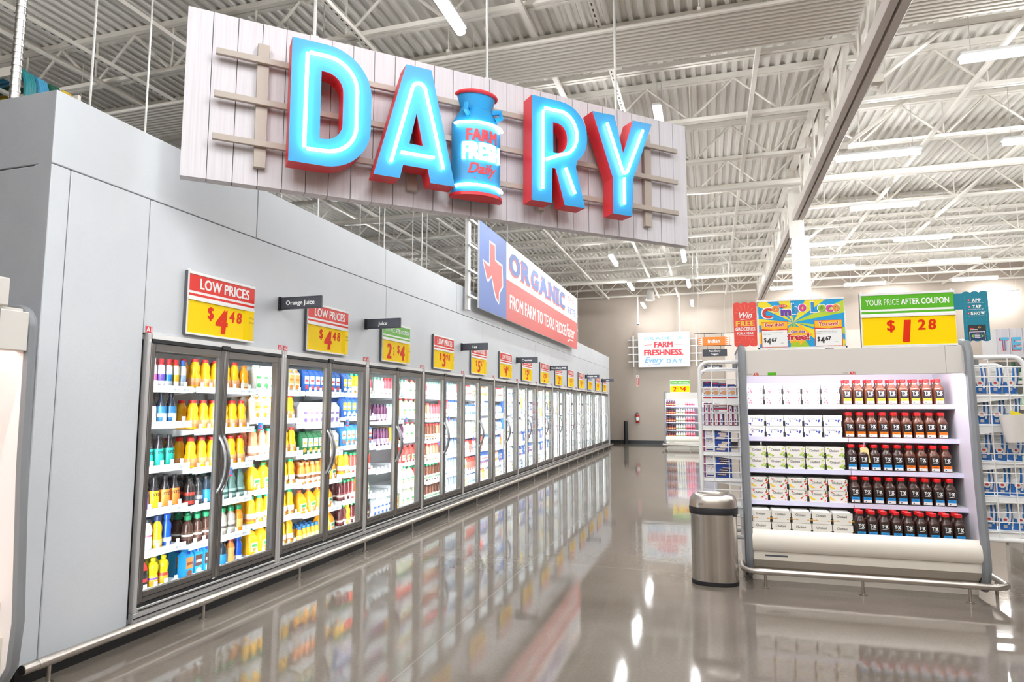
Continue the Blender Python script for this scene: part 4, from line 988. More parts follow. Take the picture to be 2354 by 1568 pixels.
# ------------------------------------------------------------------ end case (two copies of the same model)
EC_SH = [(0.36, 1.515), (0.32, 1.222), (0.27, 0.94), (0.21, 0.665)]     # front depth, shelf top
DECK = (0.12, 0.415)
ECW = 1.81
def end_case(label, loc, tags):
    t = thing('end_case', label, 'refrigerated case', loc, 0, 'open end cases')
    side = [(0.06, 0.06), (0.0, 0.14), (-0.03, 0.25), (-0.02, 0.42), (0.02, 0.9), (0.04, 1.6), (0.05, 1.95), (0.09, 2.02), (0.16, 2.035), (0.95, 2.035), (0.95, 0.06)]
    inner = M('case_white', 'eceaf2', 0.4)
    for x in (0.0, ECW - 0.055):
        a = MB(); a.prismx(side, x, x + 0.055, inner); p = put('side_panel', a, t)
        a = MB(); a.tube([(x + 0.027, y, z) for y, z in side[:10]], 0.034, m_bump, 8); a.box(x - 0.002, x + 0.057, 0.02, 0.08, 0.06, 0.16, m_black); put('bumper_trim', a, p)
    x0, x1 = 0.055, ECW - 0.055
    a = MB(); a.box(x0, x1, 0.08, 0.11, 1.775, 2.005, m_cream2, 0.003); a.box(x1 - 0.13, x1 - 0.128, 0.0785, 0.08, 1.775, 2.005, m_bump); p = put('header', a, t)
    a = MB(); a.box(x0, x1, 0.11, 0.95, 1.97, 2.0, m_cream2); put('top_panel', a, t)
    a = MB(); a.box(x0, x1, 0.9, 0.95, 0.1, 2.0, inner)
    for k in range(28):
        xx = x0 + 0.03 + k * 0.062
        a.box(xx, xx + 0.03, 0.898, 0.9, 1.86, 1.866, m_ink)
    put('back_panel', a, t)
    a = MB(); a.box(x0 + 0.02, x1 - 0.02, 0.125, 0.155, 1.785, 1.8, m_led2); put('light_strip', a, t)
    for i, (y, z) in enumerate(EC_SH):
        for h, (xa, xb) in enumerate(((x0, x0 + 0.848), (x0 + 0.852, x1))):
            a = MB(); a.box(xa, xb, y, 0.89, z - 0.02, z, m_shelf); a.prismx([(y - 0.012, z - 0.034), (y, z - 0.038), (y, z + 0.004), (y - 0.008, z + 0.004)], xa, xb, M('shelf_rail', 'd9d8ee', 0.3))
            put('shelf', a, t)
    a = MB(); y, z = DECK
    a.prismx([(0.055, 0.12), (-0.015, 0.195), (-0.015, 0.265), (-0.03, 0.272), (-0.043, 0.295), (-0.05, 0.325), (-0.049, 0.355), (-0.042, 0.385), (-0.028, 0.41), (-0.01, 0.428), (0.008, 0.44), (0.022, 0.445), (0.035, 0.44), (0.035, 0.40), (0.9, 0.40), (0.9, 0.12)], x0, x1, m_cream, smooth=True)
    a.rect(x0 + 0.1, x0 + 0.28, 0.225, 0.24, -0.0165, M('badge_grey', '55585c')); 
    p = put('lower_front', a, t)
    a = MB(); a.box(x0, x1, 0.1, 0.9, 0.0, 0.125, M('kick_beige', 'cfc7bb', 0.5)); put('kick_plate', a, t)
    a = MB()
    for s, x in tags:
        a.text(s, x, 1.787, 0.0788, m_hred, 0.045, 0.028, bold=0.04); a.text('1028', x - 0.055, 1.79, 0.0788, m_bump, 0.035, 0.012)
    if tags: a.rect(0.24, 0.31, 1.778, 1.803, 0.0785, m_green)
    put('aisle_marks', a, t)
    return t
EX, EY = 0.255, 6.15
end_case('cream open end case stocked with yogurt packs and barbecue sauce red-capped tea bottles', (EX, EY, 0), [('A70', 0.14), ('A71', 0.92)])['label'] = 'cream open end case of yogurt packs and red-capped brown bottles'
t = thing('bump_rail', 'brushed steel bump rail curving around the front of the yogurt end case', 'bump rail', (EX, EY - 0.17, 0))
a = MB(); pts = [(-0.03, 0.3, 0.13), (-0.03, 0.16, 0.13)] + [(0.08 - 0.11 * math.cos(math.radians(q)), 0.11 - 0.11 * math.sin(math.radians(q)), 0.13) for q in (0, 22, 45, 68, 90)]
pts += [(0.6, 0, 0.13), (1.2, 0, 0.13)] + [(ECW - 0.03 + 0.11 * math.sin(math.radians(q)), 0.11 - 0.11 * math.cos(math.radians(q)), 0.13) for q in (0, 22, 45, 68, 90)] + [(ECW + 0.08, 0.4, 0.13)]
a.tube(pts, 0.024, m_ss, 12); put('rail', a, t)
for x in (0.14, 0.87, 1.61):
    a = MB(); a.tube([(x, 0, 0), (x, 0, 0.115)], 0.011, m_ss, 10); a.tube([(x, 0, 0), (x, 0, 0.005)], 0.03, m_ss, 14); a.tube([(x - 0.05, 0, 0.13), (x + 0.05, 0, 0.13)], 0.0265, m_ss, 12); put('post', a, t)
a = MB(); a.tube([(ECW + 0.08, 0.3, 0), (ECW + 0.08, 0.3, 0.115)], 0.011, m_ss, 10); put('post', a, t)

# yogurt packs
YC = [('berry', 'red', 'e2606f'), ('blueberry', 'blue', '2f459c'), ('lime', 'green', '9cc43c'), ('strawberry banana', 'yellow', 'f2c53a'), ('plain oat', 'golden', 'e6ac48')]
m_pack = M('pack_white', 'f1eee6', 0.4); m_cup = M('cup_dark', '2b2a2a', 0.35); m_cht = M('pack_script', '3c3a3c', 0.5); m_chl = M('pack_script_pale', '9a9aa4', 0.5)
def disc(a, x, z, r, m, sx=1.0, sz=1.0, rot=0.0, y=0.0):
    a.poly([(x + r * (sx * math.cos(q) * math.cos(rot) - sz * math.sin(q) * math.sin(rot)), z + r * (sx * math.cos(q) * math.sin(rot) + sz * math.sin(q) * math.cos(rot))) for q in [2 * PI * k / 10 for k in range(10)]], y, m)
def pack_meshes(fl):
    w, h, d = 0.154, 0.099, 0.1
    S = MB(); S.box(0.008, w - 0.008, 0.0, d, 0.002, h, m_pack, 0.003); S.box(0, w, -0.0012, 0.0, 0.001, h, m_pack)
    Cp = MB()
    for x in (0.003, w - 0.003): Cp.lathe([(0.0095, 0.002), (0.0085, h * 0.55), (0.0065, h * 0.78), (0.003, h * 0.93)], m_cup, 10, cx=x, cy=0.007, cap=(True, True))
    P = MB(); y = -0.0022; rr = random.Random(fl)
    P.text('Chobani', w * 0.46, h * 0.7, y, m_chl if fl < 2 else m_cht, 0.078, 0.021, bold=0.012)
    if fl == 0 or fl == 1:
        for k in range(9):
            x = rr.choice((rr.uniform(0.012, 0.055), rr.uniform(0.1, 0.145))); disc(P, x, rr.uniform(0.01, 0.058), rr.uniform(0.004, 0.0065), M('fr_' + YC[fl][2], YC[fl][2], 0.5), y=y - 0.0002 * k)
    elif fl == 2:
        for k, (x, z, r) in enumerate([(0.018, 0.03, 0.012), (0.034, 0.022, 0.011), (0.048, 0.016, 0.009), (0.118, 0.03, 0.011), (0.133, 0.045, 0.013), (0.142, 0.025, 0.012), (0.02, 0.088, 0.008), (0.135, 0.082, 0.01)]):
            disc(P, x, z, r, M('fr_lime%d' % (k % 3), ('a9c83e', 'c9d86a', '7fae2f')[k % 3], 0.5), 1.1, 0.7, 0.5, y - 0.0002 * k)
    elif fl == 3:
        P.poly([(0.008, 0.05), (0.014, 0.028), (0.032, 0.018), (0.056, 0.02), (0.05, 0.027), (0.032, 0.032), (0.02, 0.05)], y, M('fr_banana', 'f4cf2a', 0.5))
        P.poly([(0.03, 0.078), (0.039, 0.088), (0.036, 0.095), (0.03, 0.09), (0.023, 0.095), (0.021, 0.087)], y, M('fr_berry', 'e2403f', 0.5))
        for k, (x, z, r) in enumerate([(0.104, 0.03, 0.011), (0.118, 0.045, 0.008), (0.138, 0.075, 0.011), (0.145, 0.055, 0.012), (0.133, 0.012, 0.008), (0.14, 0.09, 0.008)]):
            disc(P, x, z, r, M('fr_mix%d' % k, ('d8383c', '8fb040', 'b3541f', 'd8383c', 'e8707a', '4f7a34')[k], 0.5), 1, 0.6, 0.7, y - 0.0002 * k)
    else:
        for k in range(9):
            q = rr.uniform(-0.5, 0.9); x = rr.choice((0.02, 0.138)); L2 = rr.uniform(0.018, 0.034)
            dx, dz = math.cos(q) * L2, math.sin(q) * L2 * 0.6
            P.poly([(x - dx * 0.6, 0.03 - dz), (x + dx, 0.03 + dz - 0.0015), (x + dx, 0.03 + dz + 0.0015), (x - dx * 0.6, 0.0325 - dz)], y - 0.0002 * k, M('fr_oat', 'e8b04a', 0.5))
    return S.mesh('sleeve'), Cp.mesh('cup'), P.mesh('print')
DEPTHS = [(EC_SH[0][0] + 0.012, EC_SH[0][1]), (EC_SH[1][0] + 0.012, EC_SH[1][1]), (EC_SH[2][0] + 0.012, EC_SH[2][1]), (EC_SH[3][0] + 0.012, EC_SH[3][1]), (0.07, 0.40)]
for i, (yd, zz) in enumerate(DEPTHS):
    mS, mC, mP = pack_meshes(i)
    for r in range(2):
        for c in range(5):
            lb = '%s %s-printed yogurt pack from the case side panel, %s row, %s shelf' % (ORD[c], YC[i][1], 'lower' if r == 0 else 'upper', ('top', 'second', 'third', 'fourth', 'bottom')[i])
            o = bpy.data.objects.new('yogurt_pack', None); o.empty_display_size = 0.05; COL.objects.link(o)
            o.location = (EX + 0.064 + c * 0.1615, EY + yd + R2.uniform(0, 0.005), zz + 0.0008 + r * 0.1005)
            tag(o, lb, 'yogurt pack', '%s-printed yogurt packs on the end case' % YC[i][1])
            for nm, me in (('sleeve', mS), ('cup', mC), ('print', mP)):
                p = bpy.data.objects.new(nm, me); COL.objects.link(p); p.parent = o
            # a second pack deep behind
            if r == 1:
                o = bpy.data.objects.new('yogurt_pack', mS); COL.objects.link(o); o.location = (EX + 0.064 + c * 0.1615, EY + yd + 0.115, zz + 0.0008 + 0.1005)
                tag(o, 'pale yogurt pack behind the %s %s-printed upper one, %s shelf' % (ORD[c], YC[i][1], ('top', 'second', 'third', 'fourth', 'bottom')[i]), 'yogurt pack', '%s-printed yogurt packs on the end case' % YC[i][1])
                o = bpy.data.objects.new('yogurt_pack', mS); COL.objects.link(o); o.location = (EX + 0.064 + c * 0.1615, EY + yd + 0.115, zz + 0.0008)
                tag(o, 'pale yogurt pack behind the %s %s-printed lower one, %s shelf' % (ORD[c], YC[i][1], ('top', 'second', 'third', 'fourth', 'bottom')[i]), 'yogurt pack', '%s-printed yogurt packs on the end case' % YC[i][1])
# square shouldered brown bottles with red caps
TXP = [(0.0395, 0), (0.0432, 0.006), (0.0432, 0.135), (0.0385, 0.152), (0.0245, 0.175), (0.0225, 0.182), (0.0225, 0.205)]
def tx_meshes(band, liquid):
    B, C_, L_ = MB(), MB(), MB()
    B.lathe(TXP, M('sauce_' + liquid, liquid, 0.15, coat=0.3), 20, 3.6, cap=(True, True))
    C_.lathe([(0.0265, 0.199), (0.0265, 0.222), (0.024, 0.225)], M('cap_red', 'e01f23', 0.3), 16, cap=(False, True))
    y = -0.0438; w = 0.031
    L_.box(-w, w, y - 0.0008, y + 0.002, 0.012, 0.128, M('tx_black', '201c1e', 0.4))
    L_.rect(-w, w, 0.012, 0.034, y - 0.0012, m_plain); L_.rect(-w, w, 0.034, 0.058, y - 0.0012, M('txb_' + band, band, 0.4))
    L_.text('T', -0.0135, 0.106, y - 0.0014, m_plain, 0.018, 0.029, bold=0.08); L_.text('X', 0.0125, 0.1035, y - 0.0014, m_plain, 0.023, 0.032, bold=0.08); L_.rect(-0.004, 0.002, 0.104, 0.109, y - 0.0014, m_plain)
    L_.rect(-0.018, 0.018, 0.079, 0.083, y - 0.0014, m_plain)
    L_.rect(-0.017, 0.015, 0.041, 0.049, y - 0.0016, M('txd_' + band, tuple(c * 0.6 for c in srgb(band)[:3]), 0.4)); L_.poly([(-0.02, 0.017), (-0.01, 0.017), (-0.007, 0.022), (-0.012, 0.026), (-0.018, 0.023)], y - 0.0014, m_ink)
    return B.mesh('body'), C_.mesh('cap'), L_.mesh('label')
TX = {'amber': tx_meshes('f6a93a', '6e3f2c'), 'orange': tx_meshes('f07a1c', '5a3222'), 'blue': tx_meshes('2391d6', '3c2620')}
for i, (yd, zz) in enumerate(DEPTHS):
    for c in range(9):
        k = ['amber', 'orange', 'blue', 'blue', 'blue'][i]
        if i == 2 and c >= 5: k = 'orange'
        lq = {'amber': 'reddish', 'orange': 'brown', 'blue': 'dark brown'}[k]
        o = bpy.data.objects.new('tea_bottle', None); o.empty_display_size = 0.05; COL.objects.link(o)
        o.location = (EX + 0.064 + 0.812 + 0.05 + c * 0.0905, EY + yd + 0.04, zz + 0.0008); o.rotation_euler = (0, 0, R2.uniform(-0.08, 0.08))
        tag(o, '%s %s bottle with %s band and red cap after the yogurts, %s shelf' % (ORD[c], lq, k, ('top', 'second', 'third', 'fourth', 'bottom')[i]), 'bottle', 'red-capped brown bottles on the end case')
        for nm, me in zip(('body', 'cap', 'label'), TX[k]):
            p = bpy.data.objects.new(nm, me); COL.objects.link(p); p.parent = o
        o2 = bpy.data.objects.new('tea_bottle', None); o2.empty_display_size = 0.05; COL.objects.link(o2)
        o2.location = (EX + 0.064 + 0.812 + 0.05 + c * 0.0905, EY + yd + 0.13, zz + 0.0008)
        tag(o2, 'back-row %s %s bottle with red cap after the yogurts, %s shelf' % (ORD[c], lq, ('top', 'second', 'third', 'fourth', 'bottom')[i]), 'bottle', 'red-capped brown bottles on the end case')
        for nm, me in zip(('body', 'cap'), TX[k][:2]):
            p = bpy.data.objects.new(nm, me); COL.objects.link(p); p.parent = o2
# yellow tags hanging from the second shelf rail
for x, nm, an in ((0.115, 'over the lime yogurt packs', 0.04), (0.965, 'over the blue-banded bottles', -0.06)):
    t = thing('paper_tag', 'pale yellow paper tag on white string %s' % nm, 'tag', (EX + 0.06 + x, EY + EC_SH[1][0] - 0.03, EC_SH[1][1] - 0.045))
    a = MB(); a.prism([(-0.033, -0.155), (0.042, -0.165), (0.03, -0.045), (0.02, -0.035), (-0.025, -0.03), (-0.035, -0.04)], -0.002, 0, M('tag_yellow', 'f3dc9a', 0.6), M('tag_yellow', 'f3dc9a', 0.6))
    for q in range(6): a.rect(-0.018, 0.012 + 0.003 * (q % 3), -0.075 - 0.009 * q, -0.073 - 0.009 * q, -0.0026, M('tag_print', 'b79a5a'))
    for q in range(9): a.rect(-0.018 + q * 0.004, -0.016 + q * 0.004, -0.148, -0.137, -0.0026, M('tag_print', 'b79a5a'))
    put('card', a, t)
    a = MB(); a.tube([(-0.01, -0.002, -0.045), (-0.004, -0.004, -0.01), (0, 0.02, 0.045), (0.005, -0.004, -0.01), (0.006, -0.002, -0.045)], 0.0016, m_white, 5); put('string', a, t)

# ------------------------------------------------------------------ signs standing on the end case
TY = EY + 0.1
m_tic = M('ticket_red', 'e2483c', 0.45); m_teal = M('ticket_teal', '127a90', 0.45); m_tyel = M('ticket_yellow', 'f5c84a', 0.45); m_tick2 = M('ticket_red_pale', 'e96a5a', 0.5)
def ticket(w, h, r=0.02, n=3):
    pts = [(0, r)]
    for k in range(n): pts += arc(w * (k + 0.5) / n, 0.018, w / n / 2 * 0.98, 180, 360, 8, 0.018)
    up = []
    for k in range(n): up += arc(w * (n - k - 0.5) / n, h - 0.018, w / n / 2 * 0.98, 0, 180, 8, 0.018)
    return [(p[0], p[1]) for p in pts[1:]] + up
t = thing('ticket_sign', 'red ticket-shaped sign about winning free groceries standing on the end case', 'sign', (0.224, TY + 0.05, 2.045))
a = MB(); W_, H_ = 0.20, 0.41
a.prism(ticket(W_, H_), -0.004, 0, m_tic, m_tic); p = put('card', a, t)
a = MB(); y = -0.0048
for k in range(7):
    q = PI * (k + 0.5) / 7
    a.poly([(0.1 + 0.03 * math.cos(q), 0.3 + 0.02 * math.sin(q)), (0.1 + 0.09 * math.cos(q - 0.06), 0.3 + 0.085 * math.sin(q - 0.06)), (0.1 + 0.09 * math.cos(q + 0.06), 0.3 + 0.085 * math.sin(q + 0.06))], y, m_tick2)
    a.poly([(0.1 + 0.03 * math.cos(q), 0.03 + 0.02 * math.sin(q)), (0.1 + 0.085 * math.cos(q - 0.06), 0.03 + 0.06 * math.sin(q - 0.06)), (0.1 + 0.085 * math.cos(q + 0.06), 0.03 + 0.06 * math.sin(q + 0.06))], y, m_tick2)
y -= 0.0006
a.text('Win', 0.105, 0.29, y, m_plain, 0.11, 0.055, bold=0.01, shear=0.3); a.poly([(0.06, 0.245), (0.145, 0.255), (0.145, 0.259), (0.06, 0.249)], y, m_plain)
slab(a, 'FREE', 0.018, 0.182, 0.214, 0.048, y, m_tyel)
a.text('GROCERIES', 0.1, 0.163, y, m_plain, 0.172, 0.03, bold=0.03); a.text('FOR A YEAR!', 0.1, 0.122, y, m_plain, 0.145, 0.024, bold=0.03); a.rect(0.03, 0.17, 0.1, 0.102, y, m_plain)
put('lettering', a, p)
a = MB(); a.tube([(0.06, 0.03, -0.012), (0.06, 0.006, 0.03)], 0.008, m_white, 8); put('clip', a, t)

# combo sign
CW, CH = 0.725, 0.445
t = thing('promotion_sign', 'bright blue and yellow sunburst sign reading Combo Loco on the end case', 'sign', (0.425, TY, 2.012))
a = MB(); a.box(0, CW, -0.008, 0, 0, CH * 0.72, m_white, 0.002); a.box(0, CW, -0.012, -0.008, 0, 0.014, m_white); a.box(0, 0.012, -0.012, -0.008, 0, CH * 0.62, m_white); a.box(CW - 0.012, CW, -0.012, -0.008, 0, CH * 0.62, m_white); a.box(0, CW - 0.01, -0.014, 0.0, CH - 0.016, CH, m_white); p = put('frame', a, t)
a = MB(); x0, x1, z0, z1 = 0.012, CW - 0.014, 0.014, CH - 0.016
a.box(x0, x1, -0.0105, -0.004, z0, z1, M('combo_blue', '0f9fd8', 0.35)); y = -0.0109
c0 = (0.30, 0.235)
def clip_ray(q):
    dx, dz = math.cos(q), math.sin(q); tt = 9
    if dx > 1e-6: tt = min(tt, (x1 - c0[0]) / dx)
    if dx < -1e-6: tt = min(tt, (x0 - c0[0]) / dx)
    if dz > 1e-6: tt = min(tt, (z1 - c0[1]) / dz)
    if dz < -1e-6: tt = min(tt, (z0 - c0[1]) / dz)
    return (c0[0] + dx * tt, c0[1] + dz * tt)
for k, (qa, qb, mm) in enumerate([(10, 24, 'c'), (36, 62, 'y'), (96, 122, 'y'), (138, 152, 'y'), (172, 184, 'y'), (196, 214, 'y'), (230, 246, 'g'), (262, 300, 'g'), (318, 338, 'y'), (344, 352, 'c')]):
    m1 = M({'y': 'ray_yellow', 'g': 'ray_green', 'c': 'ray_lime'}[mm], {'y': 'f0dc20', 'g': 'a8c828', 'c': 'b8d234'}[mm], 0.4)
    mid = [clip_ray(math.radians(qa + (qb - qa) * u / 6)) for u in range(7)]
    a.poly([c0] + mid, y - 0.00012 * k, m1)
y = -0.0125
m_cy = M('combo_yellow', 'fbb91c', 0.4); m_cr = M('combo_red', 'd8342c', 0.4)
for cx in (0.03, CW - 0.255):
    a.rect(cx, cx + 0.222, 0.016, 0.245, y, m_cr); a.rect(cx + 0.003, cx + 0.219, 0.182, 0.241, y - 0.0003, m_cy)
    a.poly([(cx + 0.003, 0.182), (cx + 0.219, 0.182), (cx + 0.111, 0.172)], y - 0.0003, m_cy); a.rect(cx + 0.006, cx + 0.216, 0.02, 0.168, y - 0.0003, m_plain)
    a.poly([(cx + 0.003, 0.182), (cx + 0.219, 0.182), (cx + 0.111, 0.172)], y - 0.0005, m_cy)
a.poly([(0.262, 0.2), (0.345, 0.19), (0.345, 0.225), (0.455, 0.12), (0.345, 0.03), (0.345, 0.06), (0.262, 0.05)][::-1], y, m_cy)
c_ = put('print', a, p)
a = MB(); y = -0.0135
def big(s, x, z, h, col, w, rot=0.0, sh=0.0):
    a.text(s, x, z, y, m_plain, w * 1.2, h * 1.2, bold=0.14, rot=rot, shear=sh)
    a.text(s, x + 0.003, z - 0.002, y - 0.0003, M('combo_shadow', '2a2a30', 0.5), w, h, bold=0.05, rot=rot, shear=sh)
    a.text(s, x, z, y - 0.0006, M('cl_' + col, col, 0.4), w, h, bold=0.05, rot=rot, shear=sh)
for s, x, z, h, c, w in [('C', 0.085, 0.325, 0.09, 'd8342c', 0.082), ('o', 0.155, 0.36, 0.055, 'f08a2c', 0.058), ('m', 0.24, 0.325, 0.055, '6a3aa0', 0.085), ('b', 0.315, 0.355, 0.09, '1f8fd0', 0.05), ('o', 0.378, 0.362, 0.062, 'd83a98', 0.058), ('L', 0.475, 0.365, 0.088, '1f8fd0', 0.055), ('o', 0.535, 0.352, 0.06, '9cc430', 0.062), ('c', 0.595, 0.348, 0.06, 'd83a98', 0.05), ('o', 0.648, 0.35, 0.06, 'f08a2c', 0.056)]:
    big(s, x, z, h, c, w)
for k in range(40):
    pass
a.tube([(0.535 + 0.02 * (1 - k / 22) * math.cos(k * 0.6), y - 0.001, 0.352 + 0.02 * (1 - k / 22) * math.sin(k * 0.6)) for k in range(22)], 0.0028, M('cl_9cc430', '9cc430'), 5)
a.poly([(0.215 + 0.042 * math.cos(q), 0.385 + 0.013 * math.sin(q)) for q in [2 * PI * k / 16 for k in range(16)]], y - 0.0012, m_cr)
a.text('H-E-B', 0.215, 0.385, y - 0.0016, m_plain, 0.06, 0.011, bold=0.06)
for s, cx, pr1 in (('Buy this!', 0.03, ('Chobani Blended Yogurt', 'Key Lime')), ('You save!', CW - 0.255, ('Chobani Fruit On the Bottom', 'Blueberry Nonfat Yogurt'))):
    a.text(s, cx + 0.111, 0.214, y, m_plain, 0.164, 0.042, bold=0.09); a.text(s, cx + 0.111, 0.214, y - 0.0004, M('combo_crimson', 'c2203a', 0.4), 0.155, 0.037, bold=0.035)
    for k, q in enumerate(pr1): a.text(q, cx + 0.016, 0.147 - 0.016 * k, y, m_bumpd, 0.165 if k == 0 or len(q) > 9 else 0.06, 0.0105, al='l')
    a.text('$', cx + 0.03, 0.078, y, m_ink, 0.022, 0.045, bold=0.03); a.text('4', cx + 0.062, 0.07, y, m_ink, 0.034, 0.055, bold=0.06); a.text('67', cx + 0.107, 0.083, y, m_ink, 0.045, 0.036, bold=0.05)
    a.rect(cx + 0.16, cx + 0.185, 0.05, 0.053, y, m_bump)
a.text('Get this', 0.335, 0.152, y - 0.001, m_plain, 0.125, 0.03, bold=0.09); a.text('Get this', 0.335, 0.152, y - 0.0014, M('combo_purple', '6a3a9c', 0.4), 0.115, 0.025, bold=0.04)
a.text('free!', 0.335, 0.105, y - 0.001, m_plain, 0.195, 0.068, bold=0.1); a.text('free!', 0.335, 0.105, y - 0.0014, M('combo_crimson', 'c2203a', 0.4), 0.185, 0.058, bold=0.05)
put('lettering', a, c_)
a = MB(); a.box(0.08, 0.15, -0.006, 0.02, -0.008, 0.002, m_white); a.box(0.55, 0.62, -0.006, 0.02, -0.008, 0.002, m_black); put('clip', a, t)

t = price_sign((1.265, TY, 2.01), 0, 0.715, 0.465, ('1', '28'), 'cpn', 'wide yellow price sign with green coupon header on the end case', 'signs on the end case', False)
# teal ticket
t = thing('ticket_sign', 'teal ticket-shaped sign with a phone picture beside the green coupon sign', 'sign', (2.03, TY - 0.012, 2.035))
a = MB(); W_, H_ = 0.185, 0.42
a.prism(ticket(W_, H_), -0.004, 0, m_teal, m_teal); a.box(-0.06, 0.02, -0.003, 0.0, 0.27, 0.405, m_teal); p = put('card', a, t)
a = MB(); y = -0.0048; m_tp = M('teal_pale', '35a0ae', 0.5)
for xx in (0.018, 0.165):
    for k in range(9): a.rect(xx, xx + 0.003, 0.05 + k * 0.038, 0.075 + k * 0.038, y, m_tp)
for k, (s, u) in enumerate([('APP', 'open your my H-E-B app'), ('TAP', 'your barcode at top right'), ('SHOW', 'your barcode at checkout')]):
    z = 0.345 - 0.055 * k
    slab(a, s, 0.072 if s != 'SHOW' else 0.056, 0.133 if s != 'SHOW' else 0.155, z, 0.026, y, m_plain, gap=0.2)
    disc(a, 0.048 if s != 'SHOW' else 0.04, z, 0.009, m_red, y=y); a.text(str(k + 1), 0.048 if s != 'SHOW' else 0.04, z, y - 0.0004, m_plain, None, 0.009, bold=0.04)
    a.text(u, 0.095, z - 0.022, y, m_plain, 0.115, 0.0075, bold=0.01)
a.poly([(0.03, 0.012), (0.155, 0.012), (0.155, 0.13), (0.15, 0.138), (0.035, 0.138), (0.03, 0.13)], y, m_ink)
a.rect(0.037, 0.148, 0.01, 0.082, y - 0.0004, m_plain); a.rect(0.041, 0.144, 0.008, 0.078, y - 0.0008, M('phone_navy', '1f3b63', 0.4))
a.rect(0.042, 0.07, 0.108, 0.113, y - 0.0004, m_red); a.rect(0.042, 0.098, 0.097, 0.1, y - 0.0004, m_plain)
for k in range(5): q = 2 * PI * k / 5; disc(a, 0.11 + 0.008 * math.cos(q), 0.117 + 0.006 * math.sin(q), 0.003, m_tyel, y=y - 0.0004)
for s in (-1, 1): a.poly([(0.092 + s * 0.026, 0.062), (0.092 + s * 0.044, 0.045), (0.092 + s * 0.026, 0.028), (0.092 + s * 0.03, 0.045)][::s], y - 0.0012, M('lime_mark', '8ec63f', 0.4))
for k in range(4): a.rect(0.072, 0.112, 0.03 + 0.009 * k, 0.034 + 0.009 * k, y - 0.0012, m_plain)
a.rect(0.082, 0.102, 0.066, 0.069, y - 0.0012, m_red)
put('print', a, p)
a = MB(); a.tube([(0.04, 0.01, -0.02), (0.04, 0.004, 0.03)], 0.008, m_white, 8); put('clip', a, t)

# ------------------------------------------------------------------ wire side racks
def side_rack(label, loc, w, z0, z1, mirror, tiers, steep):
    """grid panel faces -y, curved outer upright; mirror=-1 puts the curve on the left"""
    t = thing('wire_rack', label, 'rack', loc)
    sx = (lambda x: x) if mirror > 0 else (lambda x: w - x)
    for dy, dz, nm in ((0.0, 0.0, 'front_frame'), (0.34, -0.05, 'back_frame')):
        a = MB(); pts = [(0.0, dy, z1 + dz)] + [(w - 0.09 + 0.09 * math.sin(math.radians(q)), dy, z1 + dz - 0.09 + 0.09 * math.cos(math.radians(q))) for q in range(0, 91, 15)]
        pts += [(w, dy, z0 + 0.06)] + [(w - 0.06 + 0.06 * math.cos(math.radians(q)), dy, z0 + 0.06 - 0.06 * math.sin(math.radians(q))) for q in range(15, 91, 15)] + [(0.0, dy, z0)]
        a.tube([(sx(p[0]), p[1], p[2]) for p in pts], 0.018, m_wire, 10); put(nm, a, t)
    a = MB(); z = z1 - 0.085; k = 0
    while z > z0 + 0.03:
        a.tube([(sx(0.0), -0.004, z), (sx(w), -0.004, z)], 0.0045, m_wire, 6); z -= 0.0775
    for x in (0.3 * w, 0.68 * w): a.tube([(sx(x), -0.008, z1 - 0.01), (sx(x), -0.008, z0)], 0.0045, m_wire, 6)
    put('wire_grid', a, t)
    for zt in tiers:
        a = MB(); drop = steep
        a.prismx([(0.02, zt - 0.09), (0.03, zt - 0.09), (0.03, zt), (0.02, zt)], 0.0, w - 0.02, m_white) if False else None
        q = [(sx(0.0), zt - 0.075 - (0 if mirror < 0 else 0)), (sx(w - 0.02), zt - 0.075), (sx(w - 0.02), zt + (0.0 if steep > 0 else -0.0)), (sx(0.0), zt)]
        a.box(sx(0.0), sx(w - 0.02), 0.012, 0.32, zt - 0.012, zt, m_white)
        pl = [(sx(0.0), zt - 0.07), (sx(w - 0.02), zt - 0.03), (sx(w - 0.02), zt), (sx(0.0), zt)]
        if mirror < 0: pl = pl[::-1]
        a.prism(pl, 0.006, 0.012, m_white, m_white)
        put('tray', a, t)
    a = MB(); a.box(sx(0.0), sx(0.012), 0.0, 0.34, z0, z1, m_white); put('back_plate', a, t)
    a = MB(); a.box(sx(0.0), sx(0.05), 0.0, 0.02, z1 - 0.06, z1 - 0.02, m_bump, 0.004); put('mount', a, t)
    return t
LRX, LRY = -0.098, EY + 0.22
side_rack('white wire side rack of cookie and cake boxes behind the trash can', (LRX, LRY, 0), 0.35, 0.33, 1.915, -1, [1.575, 1.325, 1.085, 0.85, 0.6], 0.1)
m_navy = M('box_navy', '22357a', 0.4); m_boxw = M('box_white', 'eae8ea', 0.4); m_bred = M('box_red', 'c9343c', 0.4); m_cook = M('cookie_tan', 'd2a06a', 0.5); m_sky = M('box_sky', '9fbfe0', 0.4); m_dk = M('box_choc', '3a2622', 0.5); m_ccream = M('cake_cream', 'e9d9c0', 0.5)
def simple_box(nm, label, cat, grp, loc, w, d, h, body, deco):
    t = thing(nm, label, cat, loc, 0, grp)
    a = MB(); a.box(0, w, 0, d, 0, h, body, 0.002); put('carton', a, t)
    a = MB(); deco(a, w, h); put('print', a, t)
    return t
